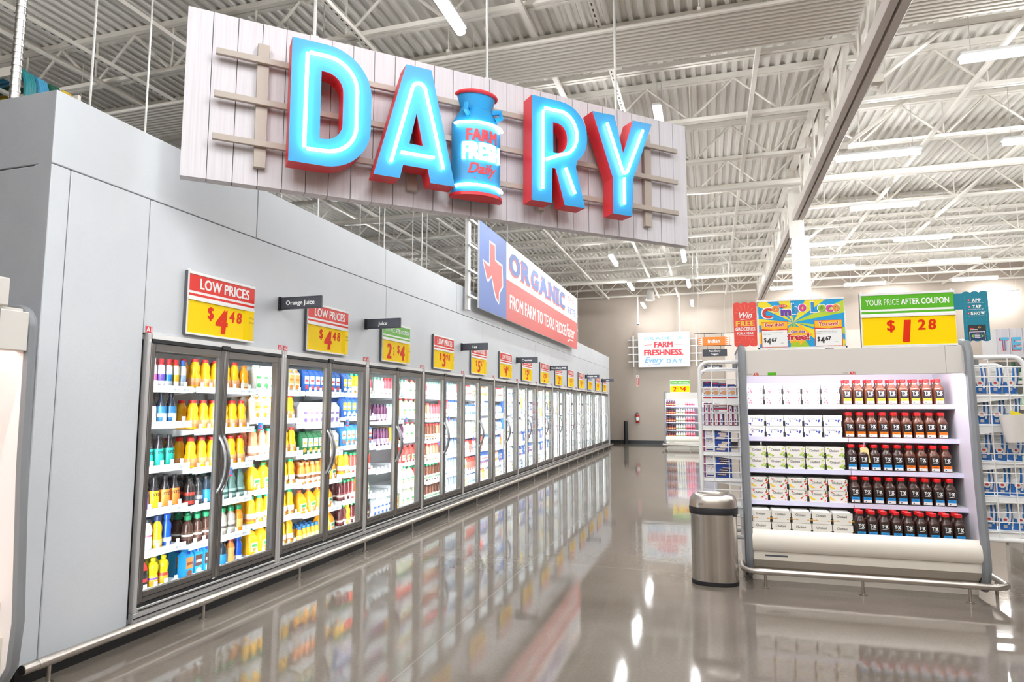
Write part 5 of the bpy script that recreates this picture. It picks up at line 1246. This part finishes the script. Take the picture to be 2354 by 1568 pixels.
def deco_cookie(a, w, h):
    y = -0.0008
    a.rect(0, w, 0, h * 0.1, y, m_bred); a.rect(0, w, h * 0.1, h * 0.3, y, m_sky); a.rect(0, w, h * 0.3, h * 0.82, y, m_boxw)
    disc(a, w * 0.58, h * 0.44, w * 0.36, m_cook, 1, 0.75, y=y - 0.0003); disc(a, w * 0.15, h * 0.4, w * 0.1, m_bred, y=y - 0.0003)
    a.text('MINI', w * 0.5, h * 0.84, y - 0.0005, m_boxw, w * 0.75, h * 0.13, bold=0.06); a.rect(w * 0.1, w * 0.85, h * 0.68, h * 0.745, y - 0.0005, m_bred)
def deco_spine(a, w, h):
    y = -0.0008
    a.rect(w * 0.12, w * 0.42, 0.0, h, y, m_bred); a.rect(w * 0.3, w * 0.88, h * 0.04, h * 0.9, y - 0.0003, m_boxw); a.rect(w * 0.5, w * 0.68, h * 0.2, h * 0.5, y - 0.0006, m_navy)
def deco_spine_h(a, w, h):
    y = -0.0008
    a.rect(0, w, h * 0.65, h * 0.9, y, m_bred); a.rect(w * 0.04, w * 0.96, h * 0.15, h * 0.65, y - 0.0003, m_boxw); a.rect(w * 0.1, w * 0.4, h * 0.3, h * 0.45, y - 0.0006, m_ink)
def deco_cake(choc):
    def f(a, w, h):
        y = -0.0008
        a.rect(0, w * 0.03, 0, h, y, m_bred); a.rect(w * 0.06, w * 0.42, 0, h, y, m_boxw); rr = random.Random(5)
        for k in range(22):
            x, z = rr.uniform(0.09, 0.38) * w, rr.uniform(0.35, 0.92) * h; a.poly([(x, z), (x + 0.008, z + 0.006), (x + 0.009, z + 0.009), (x + 0.001, z + 0.003)], y - 0.0003, (m_navy, m_bred, m_navy)[k % 3])
        a.rect(w * 0.1, w * 0.38, h * 0.1, h * 0.22, y - 0.0003, m_navy)
        for k in range(4):
            x = w * (0.46 + 0.12 * (k % 2) + 0.06 * (k // 2)); z = h * (0.15 + 0.2 * k)
            a.poly([(x, z), (x + w * 0.3, z - h * 0.03), (x + w * 0.33, z + h * 0.12), (x + w * 0.05, z + h * 0.16)], y - 0.0003 - 0.0002 * k, m_dk if choc else m_ccream)
            a.poly([(x, z + h * 0.09), (x + w * 0.31, z + h * 0.06), (x + w * 0.33, z + h * 0.14), (x + w * 0.05, z + h * 0.18)], y - 0.0006 - 0.0002 * k, m_boxw)
            for q in range(4): a.poly([(x + w * (0.04 + 0.07 * q), z + h * 0.1), (x + w * (0.06 + 0.07 * q), z + h * 0.1), (x + w * (0.1 + 0.07 * q), z + h * 0.16), (x + w * (0.08 + 0.07 * q), z + h * 0.16)], y - 0.0012 - 0.0001 * k, m_bred)
    return f
lx = LRX + 0.035
for k in range(4): simple_box('cookie_box', '%s upright cookie box with tan cookie on the top tray, nearest aisle first' % ORD[k], 'box', 'cookie boxes in the side rack', (lx + k * 0.0735, LRY + 0.03, 1.577), 0.071, 0.16, 0.122, m_navy, deco_cookie)
for k in range(4): simple_box('cookie_box', 'navy cookie box behind the %s upright one on the top tray' % ORD[k], 'box', 'cookie boxes in the side rack', (lx + k * 0.0735, LRY + 0.2, 1.577), 0.071, 0.1, 0.165 - 0.01 * k, m_navy, lambda a, w, h: a.rect(w * 0.2, w * 0.8, h * 0.88, h * 0.95, -0.0008, m_bred))
for k in range(7): simple_box('snack_box', '%s striped snack box spine standing on the second tray of the rack' % ORD[k], 'box', 'striped snack boxes in the side rack', (lx + k * 0.0425, LRY + 0.03, 1.327), 0.0405, 0.15, 0.118, m_navy, deco_spine)
for k, x in enumerate((0, 0.0425, 0.2125, 0.255)): simple_box('snack_box', '%s striped snack box spine stacked in the upper row of the second tray' % ORD[k], 'box', 'striped snack boxes in the side rack', (lx + x, LRY + 0.03, 1.4465), 0.0405, 0.15, (0.09, 0.088, 0.068, 0.062)[k], m_navy, deco_spine)
for k in range(2): simple_box('snack_box', 'striped snack box lying flat in the second tray, %s' % ('beneath its twin', 'on top of its twin')[k], 'box', 'striped snack boxes in the side rack', (lx + 0.086, LRY + 0.03, 1.4465 + 0.0405 * k), 0.123, 0.15, 0.039, m_navy, deco_spine_h)
for ti, (zt, ch) in enumerate(((1.087, False), (0.852, True))):
    for k in range(2): simple_box('cake_box', 'blue box of striped %s cakes, %s box on the %s tray' % (('pale', 'chocolate')[ti], ('lower', 'upper')[k], ('third', 'fourth')[ti]), 'box', 'cake boxes in the side rack', (lx - 0.012, LRY + 0.03, zt + 0.1015 * k), 0.245, 0.17, 0.1, M('box_blue', '27489c', 0.4), deco_cake(ch))
RRX, RRY = 2.075, EY + 0.1
side_rack('white wire side rack of blue and white bags past the end case', (RRX, RRY, 0), 0.36, 0.44, 1.905, 1, [1.6, 1.345, 1.055, 0.775, 0.5], -0.1)
m_bag = M('bag_blue', '2a6ab4', 0.25); m_bagw = M('bag_white', 'e6e4e0', 0.3)
def bag_mesh():
    a = MB(); n = 10; w, h, d = 0.1, 0.225, 0.05
    for s in (-1, 1):
        vs = []; fs = []
        for i in range(n + 1):
            for j in range(7):
                u, v = j / 6, i / n
                bulge = (math.sin(PI * min(max(v * 0.94 + 0.03, 0), 1)) ** 0.5) * (math.sin(PI * u) ** 0.5) * d / 2
                vs.append(((u - 0.5) * w * (1 - 0.06 * math.sin(v * 9)), s * bulge + 0.003 * math.sin(7 * v + 5 * u) * s, v * h))
        for i in range(n):
            for j in range(6):
                q = (i * 7 + j, i * 7 + j + 1, i * 7 + 8 + j, i * 7 + 7 + j)
                fs.append(q if s < 0 else q[::-1])
        o = len(a.v); a.v += vs
        for i, f in enumerate(fs):
            r_, c_ = divmod(i, 6)
            mm = m_bagw if (r_ >= 4 and c_ < 3) or (c_ == 4 and r_ > 1) else m_bag
            a.face(tuple(k + o for k in f), mm, True)
    return a.mesh('pouch', 60)
def bag_print():
    a = MB(); disc(a, -0.012, 0.085, 0.026, m_bagw, y=-0.031); disc(a, -0.012, 0.085, 0.014, m_bred, 1, 0.7, y=-0.0315); a.rect(-0.022, 0.004, 0.02, 0.045, -0.03, m_bagw)
    for k in range(5): a.rect(-0.04, -0.008 + 0.004 * (k % 2), 0.145 + 0.012 * k, 0.147 + 0.012 * k, -0.028, m_ink)
    for k in range(6): a.rect(-0.02 + k * 0.004, -0.0185 + k * 0.004, 0.023, 0.043, -0.0305, m_ink)
    return a.mesh('print')
MBG, MBP = bag_mesh(), bag_print()
for ti, zt in enumerate([1.6, 1.345, 1.055, 0.775, 0.5]):
    for k in range(3):
        t = thing('snack_bag', '%s blue and white snack bag counted from the end case, %s tray' % (ORD[k], ('top', 'second', 'third', 'fourth', 'lowest')[ti]), 'bag', (RRX + 0.07 + k * 0.106, RRY + 0.085, zt + 0.008), R2.uniform(-0.1, 0.1), 'snack bags in the side rack')
        p = put('pouch', MBG, t); put('print', MBP, p)
        p.rotation_euler = (0, math.radians((2, 4, 6)[k]), 0)
# white paper cup holder with a yellow sheet hooked on the rack
t = thing('paper_bin', 'white paper bin with a yellow sheet hooked on the bag rack', 'bin', (RRX + 0.235, RRY - 0.13, 1.225))
a = MB(); a.lathe([(0.083, 0.0), (0.1, 0.215), (0.096, 0.215), (0.08, 0.004), (0.0, 0.004)], m_cream2, 28, cap=(True, False)); p = put('shell', a, t); p.rotation_euler = (0.0, math.radians(-5), 0)
a = MB(); a.add([(-0.05, -0.02, 0.14), (0.06, 0.0, 0.14), (0.07, 0.0, 0.205), (0.0, -0.01, 0.235), (-0.045, -0.02, 0.245)], [(0, 1, 2, 3, 4)], M('yellow_sheet', 'f0dc2a', 0.5))
a.add([(-0.05, -0.0215, 0.14), (0.06, -0.0015, 0.14), (0.07, -0.0015, 0.205), (0.0, -0.0115, 0.235), (-0.045, -0.0215, 0.245)], [(4, 3, 2, 1, 0)], M('yellow_sheet', 'f0dc2a', 0.5)); put('paper_sheet', a, t)
a = MB(); a.tube([(0, 0.095, 0.2), (0, 0.125, 0.21), (0, 0.13, 0.17)], 0.004, m_wire, 6); put('hook', a, t)

# ------------------------------------------------------------------ trash can
t = thing('trash_can', 'brushed steel open-top trash can with black bands on the polished floor', 'trash can', (-0.005, 6.02, 0))
def oval(rx, ry, n=36, sup=2.6): return [((abs(math.cos(q)) ** sup + abs(math.sin(q)) ** sup) ** (-1 / sup) * math.cos(q) * rx, (abs(math.cos(q)) ** sup + abs(math.sin(q)) ** sup) ** (-1 / sup) * math.sin(q) * ry) for q in [2 * PI * k / n for k in range(n)]]
def cl(pr, m, ry=0.72, cap=(False, False)):
    a = MB(); a.lathe(pr, m, 48, 2.4, 1.0, ry, cap=cap); return a
put('body', cl([(0.19, 0.03), (0.19, 0.6)], m_can), t)
put('base_band', cl([(0.188, 0.0), (0.194, 0.004), (0.194, 0.032), (0.19, 0.035)], m_black, cap=(True, False)), t)
p = put('collar', cl([(0.191, 0.585), (0.201, 0.588), (0.203, 0.64), (0.2, 0.645)], m_black), t)
a = MB(); a.box(0.13, 0.19, -0.09, -0.03, 0.575, 0.59, m_black, 0.004); put('latch', a, p)
put('lid', cl([(0.199, 0.645), (0.198, 0.68), (0.19, 0.715), (0.172, 0.742), (0.15, 0.755), (0.135, 0.757), (0.13, 0.75), (0.128, 0.7)], m_ss), t)
put('liner', cl([(0.128, 0.71), (0.12, 0.25)], m_black, cap=(False, False)), t)
a = MB(); a.box(-0.118, -0.088, -0.1325, -0.131, 0.668, 0.684, m_bumpd); a.box(-0.116, -0.09, -0.133, -0.1325, 0.67, 0.682, m_ss); q = put('badge', a, t)
q.location = (-0.0, -0.0015, 0)

# ------------------------------------------------------------------ back of the store
FX, FY = -1.62, 24.25
end_case('cream open end case of small bottles against the back wall', (FX, FY, 0), [])
FK = {'plum': ('d9535a', '4a2030', '2c2024'), 'white': ('e9ecec', 'eef0ea', 'f2f4f4'), 'pink': ('f2b8c2', 'ee9aa8', 'f6d4da')}
bottle('fpl', 'drink_bottle', 'plum', SQ, '4a2030', '2c2024', (0.03, 0.1, 'a8324a'), bands=[(0.05, 0.075, 'e2c060')])
bottle('fwh', 'drink_bottle', 'white', SQ, 'eceee4', 'f4f6f6', (0.03, 0.1, 'e2e4c8'), bands=[(0.05, 0.075, '8a8a6a')])
bottle('fpk', 'drink_bottle', 'pink', SQ, 'ec8fa0', 'f4dce0', (0.03, 0.1, 'e26a7c'), bands=[(0.05, 0.075, '5a2a3a')])
for i, (yd, zz) in enumerate(DEPTHS):
    for c in range(12):
        k = ('fpl', 'fwh', 'fpk')[c // 4]
        product(k, (FX + 0.1 + c * 0.084, FY + yd + 0.045, zz + 0.0008), 0, '%s %s bottle along the %s shelf of the far end case' % (ORD[c % 4], K[k]['adj'], ('top', 'second', 'third', 'fourth', 'bottom')[i]), 'small bottles on the far end case', False)
t = thing('bump_rail', 'steel bump rail in front of the far end case', 'bump rail', (FX, FY - 0.17, 0))
a = MB(); a.tube([(-0.08, 0.7, 0.15), (-0.08, 0.05, 0.15), (-0.04, 0, 0.15), (1.85, 0, 0.15)], 0.024, m_ss, 10); put('rail', a, t)
for x in (0.15, 0.9, 1.65):
    a = MB(); a.tube([(x, 0, 0), (x, 0, 0.135)], 0.012, m_ss, 8); put('post', a, t)
price_sign((FX + 0.23, FY + 0.1, 2.01), 0, 0.69, 0.44, ('2for', '4'), 'cpn', 'yellow price sign with green header on the far end case', 'signs on the far end case', False)

# farm freshness sign hung before the back wall
GX0, GX1, GZ0, GZ1, GY = -2.78, -0.735, 3.105, 4.515, 27.02
t = thing('wall_sign', 'white plank sign reading GRADE A FARM FRESHNESS hung before the back wall', 'sign', (GX0, GY, 0))
a = MB(); W_ = GX1 - GX0
for k in range(8): a.box(k * W_ / 8 + 0.003, (k + 1) * W_ / 8 - 0.003, 0, 0.08, GZ0, GZ1, m_plain)
a.box(0.01, W_ - 0.01, 0.01, 0.07, GZ0 + 0.005, GZ1 - 0.005, m_cream2); p = put('plank_board', a, t)
a = MB(); m_lb = M('pale_letter_blue', '7fb4dc', 0.5); y = -0.002
slab(a, 'GRADE', -2.53 - GX0, -1.42 - GX0, 4.27, 0.12, y, m_lb, bold=0.03); slab(a, 'A', -1.22 - GX0, -1.0 - GX0, 4.27, 0.12, y, m_lb, bold=0.03)
a.text('FARM', -1.765 - GX0, 4.015, y, m_red, 0.74, 0.235, bold=0.05); a.rect(-2.53 - GX0, -2.22 - GX0, 4.0, 4.02, y, m_red); a.rect(-1.3 - GX0, -1.0 - GX0, 4.0, 4.02, y, m_red)
a.text('FRESHNESS.', -1.765 - GX0, 3.69, y, m_red, 1.56, 0.24, bold=0.05)
a.text('Every', -2.15 - GX0, 3.36, y, m_lb, 0.76, 0.3, bold=0.03, shear=0.35); a.poly([(-2.4 - GX0, 3.17), (-1.95 - GX0, 3.215), (-1.94 - GX0, 3.24), (-2.4 - GX0, 3.2)], y, m_lb)
slab(a, 'DAY', -1.65 - GX0, -1.02 - GX0, 3.34, 0.15, y, m_lb, bold=0.04); disc(a, -0.96 - GX0, 3.28, 0.018, m_lb, y=y)
put('lettering', a, p)
for x in (-0.21, W_ + 0.25):
    a = MB(); a.box(x - 0.025, x + 0.025, 0.1, 0.14, 3.13, 4.42, m_white); put('lattice_post', a, t)
for z in (4.24, 3.95, 3.645, 3.34):
    a = MB(); a.box(-0.42, W_ + 0.46, 0.14, 0.17, z - 0.02, z + 0.02, m_white); put('lattice_bar', a, t)
a = MB(); a.tube([(1.67, 0.04, GZ1), (1.67, 0.04, ZD - 0.6)], 0.03, m_steel, 8); put('hanging_pipe', a, t)
# fire extinguisher and its sign, bollard, camera, speaker
t = thing('fire_extinguisher', 'red fire extinguisher with white label on the back wall', 'fire extinguisher', (-2.88, 27.2, 0.83))
a = MB(); a.lathe([(0.0, 0), (0.06, 0.0), (0.068, 0.012), (0.068, 0.3), (0.055, 0.34), (0.025, 0.37), (0.025, 0.385)], M('ext_red', 'b8242a', 0.25), 18, cap=(True, True)); put('cylinder', a, t)
a = MB(); a.lathe([(0.0692, 0.11), (0.0692, 0.25)], m_plain, 18); put('label', a, t)
a = MB(); a.tube([(0, 0, 0.385), (0, 0, 0.41)], 0.02, m_black, 8); a.box(-0.07, 0.03, -0.012, 0.012, 0.41, 0.435, m_bump); a.box(-0.08, 0.0, -0.01, 0.01, 0.39, 0.4, m_bump); put('valve', a, t)
a = MB(); a.tube([(-0.02, 0, 0.4), (-0.08, 0, 0.38), (-0.1, 0, 0.28), (-0.09, 0, 0.1)], 0.012, m_black, 8); put('hose', a, t)
a = MB(); a.box(-0.02, 0.02, 0.06, 0.1, 0.2, 0.42, m_bump); put('bracket', a, t)
t = thing('wall_sign', 'narrow red and white fire extinguisher sign high on the back wall', 'sign', (-2.86, 27.3, 2.34))
a = MB(); a.box(-0.055, 0.055, -0.006, 0, 0, 0.46, m_plain); a.rect(-0.045, 0.045, 0.01, 0.35, -0.007, m_hred); a.text('EXTINGUISHER', 0, 0.18, -0.008, m_plain, 0.32, 0.05, bold=0.03, rot=PI / 2); a.poly([(-0.03, 0.4), (0, 0.37), (0.03, 0.4)], -0.007, m_hred); disc(a, 0, 0.425, 0.018, m_hred, y=-0.007); put('plate', a, t)
t = thing('bollard', 'black floor bollard standing before the back wall', 'bollard', (-3.32, 26.9, 0))
a = MB(); a.lathe([(0.085, 0), (0.085, 0.88), (0.06, 0.92), (0.0, 0.93)], m_black, 20, cap=(True, False)); put('sleeve', a, t)
t = thing('security_camera', 'small white dome camera on a thin drop pole by the back wall', 'camera', (-2.75, 26.9, 4.83))
a = MB(); a.tube([(0, 0, 0.1), (0, 0, 1.25)], 0.022, m_white, 8); put('drop_pole', a, t)
a = MB(); a.lathe([(0.0, 0.12), (0.06, 0.11), (0.07, 0.04), (0.065, 0.03)], m_white, 16); put('housing', a, t)
a = MB(); a.lathe([(0.055, 0.035), (0.045, 0.005), (0.0, -0.012)], m_black, 16); put('dome', a, t)
t = thing('pendant_speaker', 'cream cone speaker hanging under the joists near the back wall', 'speaker', (-2.13, 25.6, 5.62))
a = MB(); a.lathe([(0.17, 0.0), (0.18, 0.02), (0.13, 0.4), (0.05, 0.44)], m_cream2, 20, cap=(True, True)); a.tube([(0, 0, 0.43), (0, 0, ZD - 5.62)], 0.012, m_steel, 6); put('cone', a, t)

# signs hung over the next aisle
def hung_sign(nm, lines, x0, x1, z0, z1, m, label, y=18.0, lw=0.6, deco=False):
    t = thing('hanging_sign', label, 'sign', (x0, y, z0), 0, 'department signs over the next aisle')
    w, h = x1 - x0, z1 - z0
    a = MB(); a.box(0, w, 0, 0.02, 0, h, m, 0.004)
    if deco:
        for s in (0.06, w - 0.06):
            a.rect(s - 0.05, s + 0.05, 0.005, h - 0.005, -0.001, m_plain)
            for k in range(4):
                zz = 0.01 + k * (h - 0.02) / 4; a.poly([(s - 0.045, zz), (s + 0.045, zz + (h - 0.02) / 8), (s - 0.045, zz + (h - 0.02) / 4)], -0.0015, m)
    p = put('panel', a, t)
    a = MB()
    for k, l in enumerate(lines):
        zz = h * (0.5 if len(lines) == 1 else (0.72 - 0.44 * k)); a.text(l, w / 2, zz, -0.002, m_plain, None, h * (0.42 if len(lines) == 1 else 0.33), bold=0.03)
    put('lettering', a, p)
    a = MB(); a.box(-0.1, w + 0.12, 0.005, 0.02, h + 0.09, h + 0.105, m_black)
    for s in (0.2, 0.75): a.tube([(w * s, 0.01, h), (w * s, 0.01, h + 0.09)], 0.006, m_black, 6)
    put('hanging_bar', a, t)
    for s in (-0.09, w + 0.1):
        a = MB(); a.tube([(s, 0.012, h + 0.1), (s, 0.012, ZD - z0)], 0.003, m_rodm, 6); put('hanging_wire', a, t)
hung_sign('a', ['Indian'], -0.27, 0.53, 3.115, 3.34, M('sign_orange', 'f5822a', 0.45), 'orange hanging sign reading Indian', 18.0, deco=True)
hung_sign('b', ['Non-Dairy', 'Yogurt'], -0.165, 0.455, 2.83, 3.02, m_char, 'charcoal hanging sign reading Non-Dairy Yogurt', 18.1)
hung_sign('c', ['Greek Yogurt'], -0.14, 0.33, 2.49, 2.61, m_char, 'charcoal hanging sign reading Greek Yogurt', 18.3)

# shelving gondola past the bag rack with a plank sign on top
QX, QY = 3.25, 9.0
t = thing('gondola_shelf', 'beige shelving gondola of bottles at the photo edge past the bag rack', 'shelf', (QX, QY, 0))
a = MB(); a.box(0.12, 3.2, 0.45, 0.5, 0, 2.05, m_cream2); put('back_panel', a, t)
for x in (0.12, 1.2, 2.3):
    a = MB(); a.box(x, x + 0.03, 0.4, 0.45, 0, 2.05, m_cream2); put('upright', a, t)
a = MB(); a.box(0.12, 3.2, 0.02, 0.5, 0, 0.16, m_cream2); put('base', a, t)
GZ = [0.17, 0.5, 0.83, 1.16, 1.5, 1.8]
for z in GZ[1:]:
    a = MB(); a.box(0.12, 3.2, 0.05, 0.45, z - 0.025, z, m_cream2); a.box(0.12, 3.2, 0.03, 0.05, z - 0.035, z + 0.004, m_cream); put('shelf', a, t)
bottle('ggr', 'drink_bottle', 'green glass bottle', SHOULD, '2f7a4c', '2a5a3c', (0.03, 0.1, 'e6ead8'))
bottle('gcl', 'drink_bottle', 'clear bottle with blue label', SHOULD, 'c3d0d6', '6a7a86', (0.03, 0.1, '5a8ab8'))
bottle('gdk', 'drink_bottle', 'dark bottle with pale label', SHOULD, '2c2a28', '8a2c2c', (0.03, 0.1, 'e0d6c0'))
bottle('gsk', 'drink_bottle', 'pale green sparkling bottle', SHOULD, 'a9cdb2', '3f8a5a', (0.03, 0.1, 'd8ead8'))
for i, z in enumerate(GZ):
    for c in range(7):
        k = ['ggr', 'gcl', 'gsk', 'gdk', 'gsk', 'ggr'][(i + c // 3) % 6]
        product(k, (QX + 0.19 + c * 0.092, QY + 0.1, z + 0.001), 0, '%s %s on the gondola shelf, %s level from the floor' % (ORD[c], K[k]['adj'], ORD[i]), 'bottles on the edge gondola', False)
t = thing('plank_sign', 'white plank box sign reading TEXAS above the gondola at the photo edge', 'sign', (QX, QY - 0.02, 2.07))
a = MB()
for k in range(14): a.box(k * 0.13 + 0.002, (k + 1) * 0.13 - 0.002, 0, 0.02, 0, 0.345, m_wood)
a.box(0.0, 1.82, 0.02, 0.45, 0, 0.345, m_white); p = put('box_panel', a, t)
a = MB()
for k, c in enumerate('TEXAS'):
    for d, mm, yy in ((0.012, m_red, -0.002), (0.0, M('tex_blue', '5fb8dc', 0.45), -0.004)):
        a.text(c, 0.075 + k * 0.122 - d * 0.6, 0.165 - d * 0.6, yy, mm, 0.092, 0.15, bold=0.08)
put('lettering', a, p)
